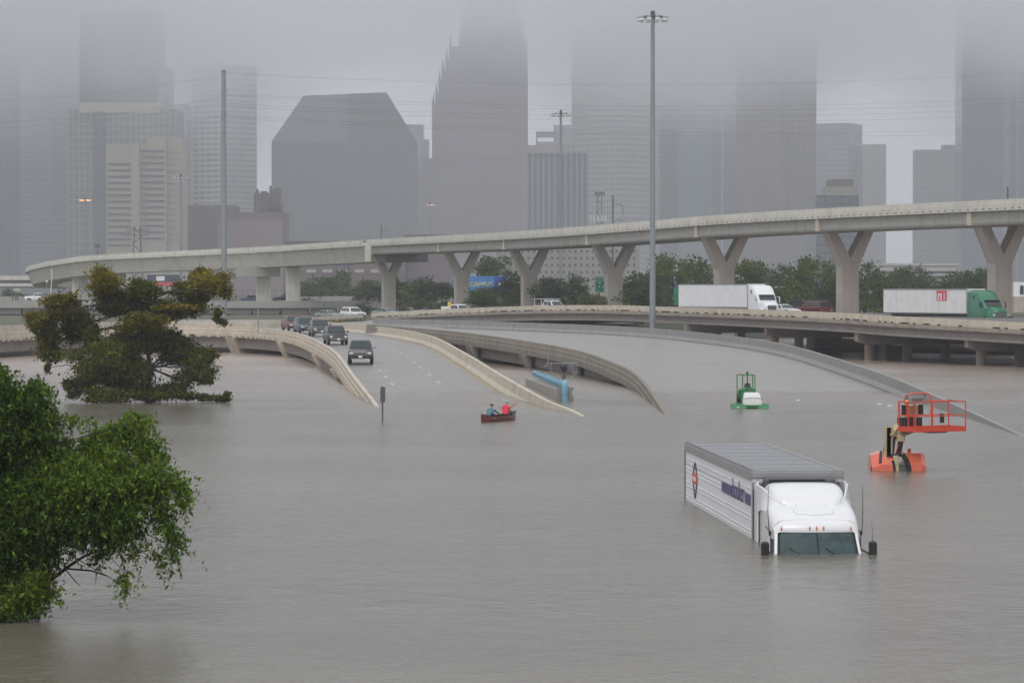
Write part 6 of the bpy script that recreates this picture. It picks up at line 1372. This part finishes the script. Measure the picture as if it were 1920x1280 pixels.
pb = person('person', 'paddler in a red life vest with one arm raised at the bow', canoe_world(0, .95), th, Jb, [M['redvest'], M['jeans'], M['skin'], M['black'], M['skin']], grp, (.15, 1, 0), M['greyhair'], True)
vest = MB(); vest.loft([[(x, y+.02+z*.27, z+.27) for x, y in ((-.13-.06*w_, -.13), (.13+.06*w_, -.13), (.15+.07*w_, 0), (.13+.06*w_, .15), (-.13-.06*w_, .15), (-.15-.07*w_, 0))] for z, w_ in ((.06, .3), (.24, .75), (.38, .9), (.46, .3))]); vest.build('life_vest', M['redvest'], pb, smooth=40)
for (a, b, lab, at_) in (((-.12, .52, .16), (.62, 1.05, -.15), 'pale wooden paddle held by the blue-jacketed paddler', (0, -1.35)), ((.40, .20, 1.02), (-.30, .55, -.05), 'pale wooden paddle held up by the red-vested paddler', (0, .95))):
    pd = thing('paddle', lab, 'paddle', canoe_world(*at_), th, 'paddles in the canoe'); q = MB(); q.tube([a, b], .018, 6); q.build('shaft', M['wood'], pd)
    a, b = Vector(a), Vector(b); d = (b-a).normalized(); x = d.cross(Vector((0, 1, 0))).normalized(); q = MB(); n_ = x.cross(d)*.008
    q.loft([[b+d*t+x*w_*s+n_*k for s, k in ((-1, -1), (1, -1), (1, 1), (-1, 1))] for t, w_ in ((-.02, .03), (.12, .085), (.36, .09), (.44, .05))]); q.build('blade', M['wood'], pd, smooth=40)
bg_ = thing('gear_bag', 'dark bag lying in the bow of the canoe', 'bag', canoe_world(.02, 1.55, .12), th); MB().ball((0, 0, .14), .22, 12, 8, (1.0, 1.3, .85)).build('bag_body', M['black'], bg_, smooth=60); q = MB(); q.tube([(-.1, -.12, .3), (0, 0, .37), (.1, .12, .3)], .02, 6); q.build('strap', M['darkgrey'], bg_)
# far walkers on the old overpass
def stand(k): 
    J = {'pelvis': (0, 0, .95), 'waist': (0, 0, 1.12), 'chest': (0, 0, 1.33), 'neck': (0, .01, 1.50), 'head': (0, -.02, 1.63), 'crown': (0, -.02, 1.70)}
    for s, q_ in (('l', -1), ('r', 1)):
        J['sh'+s] = (q_*.19, 0, 1.40); J['el'+s] = (q_*.25, .02, 1.12); J['wr'+s] = (q_*.24, -.10*(k % 3), .90+.05*(k % 2)); J['hip'+s] = (q_*.09, 0, .90); J['kn'+s] = (q_*.10, -.05*q_*(k % 2), .48); J['an'+s] = (q_*.10, .06*q_*(k % 2), .09); J['toe'+s] = (q_*.12, -.12, .05)
    return J
cl_ = [M['jeans'], M['darkgrey'], M['bluejacket'], M['black']]
for k, (px, Yp_, lab) in enumerate([(24, 683, 'faint walker in dark clothes just ahead of the white overpass pickup'), (29, 684, 'faint walker nearest to the nose of the white overpass pickup'), (32.5, 685, 'third faint walker in front of the white overpass pickup'), (442, 672, 'walker in dark clothes by the portal column beside the blue-grey sedan'), (466, 674, 'walker beyond the blue-grey sedan between the portal columns'),
                                   (495, 670, 'walker standing alone just past the blue-grey sedan'), (499, 671, 'middle walker of the trio before the second portal column'), (503.5, 672, 'walker closest to the second portal column'), (552, 672, 'walker at the tail of the dark boxy overpass car'), (673, 680, 'lone walker on the overpass by the bend pier')]):
    pr_ = person('person', lab, (X_(px, Yp_), Yp_, 4.1), random.uniform(-2, 2), stand(k), [cl_[k % 4], M['jeans'], M['skin'], M['black'], cl_[k % 4]], 'walkers on the old overpass', (0, -1, 0), M['hair'])
up = person('person', 'walker under a red umbrella on the overpass', (X_(783, 676), 676, 4.1), .4, stand(1), [M['black'], M['jeans'], M['skin'], M['black'], M['black']], 'walkers on the old overpass', (0, -1, 0), M['hair'])
um = thing('umbrella', 'small red umbrella above a walker on the overpass', 'umbrella', (X_(783, 676)+.2, 676, 5.0))
q = MB(); rings = []
for j in range(5): t = math.pi/2*j/4; rings.append([(.62*math.cos(t*.98)*math.cos(a), .62*math.cos(t*.98)*math.sin(a), 1.0+.30*math.sin(t)) for a in [2*math.pi*i/12 for i in range(12)]])
q.loft(rings); q.build('canopy', M['redp'], um, smooth=50); MB().tube([(0, 0, 0), (0, 0, 1.3)], .02, 5).build('shaft', M['darkgrey'], um)
# floating scraps by the ramp
for px, py, lab in ((1669, 761, 'white scrap of litter floating near the orange basket'), (1650, 758, 'small pale litter floating beyond the boom lift'), (1497, 751, 'tiny white litter floating past the green sweeper')):
    Yl = F*H/(py-HZ); lt_ = MB(); lt_.box((0, 0, .02), (.32, .2, .07), random.random(), bevel=.03); o = tag(lt_.build('floating_litter', M['whitedull'], smooth=60), lab, 'litter', 'litter floating on the flood'); o.location = (X_(px, Yl), Yl, 0)
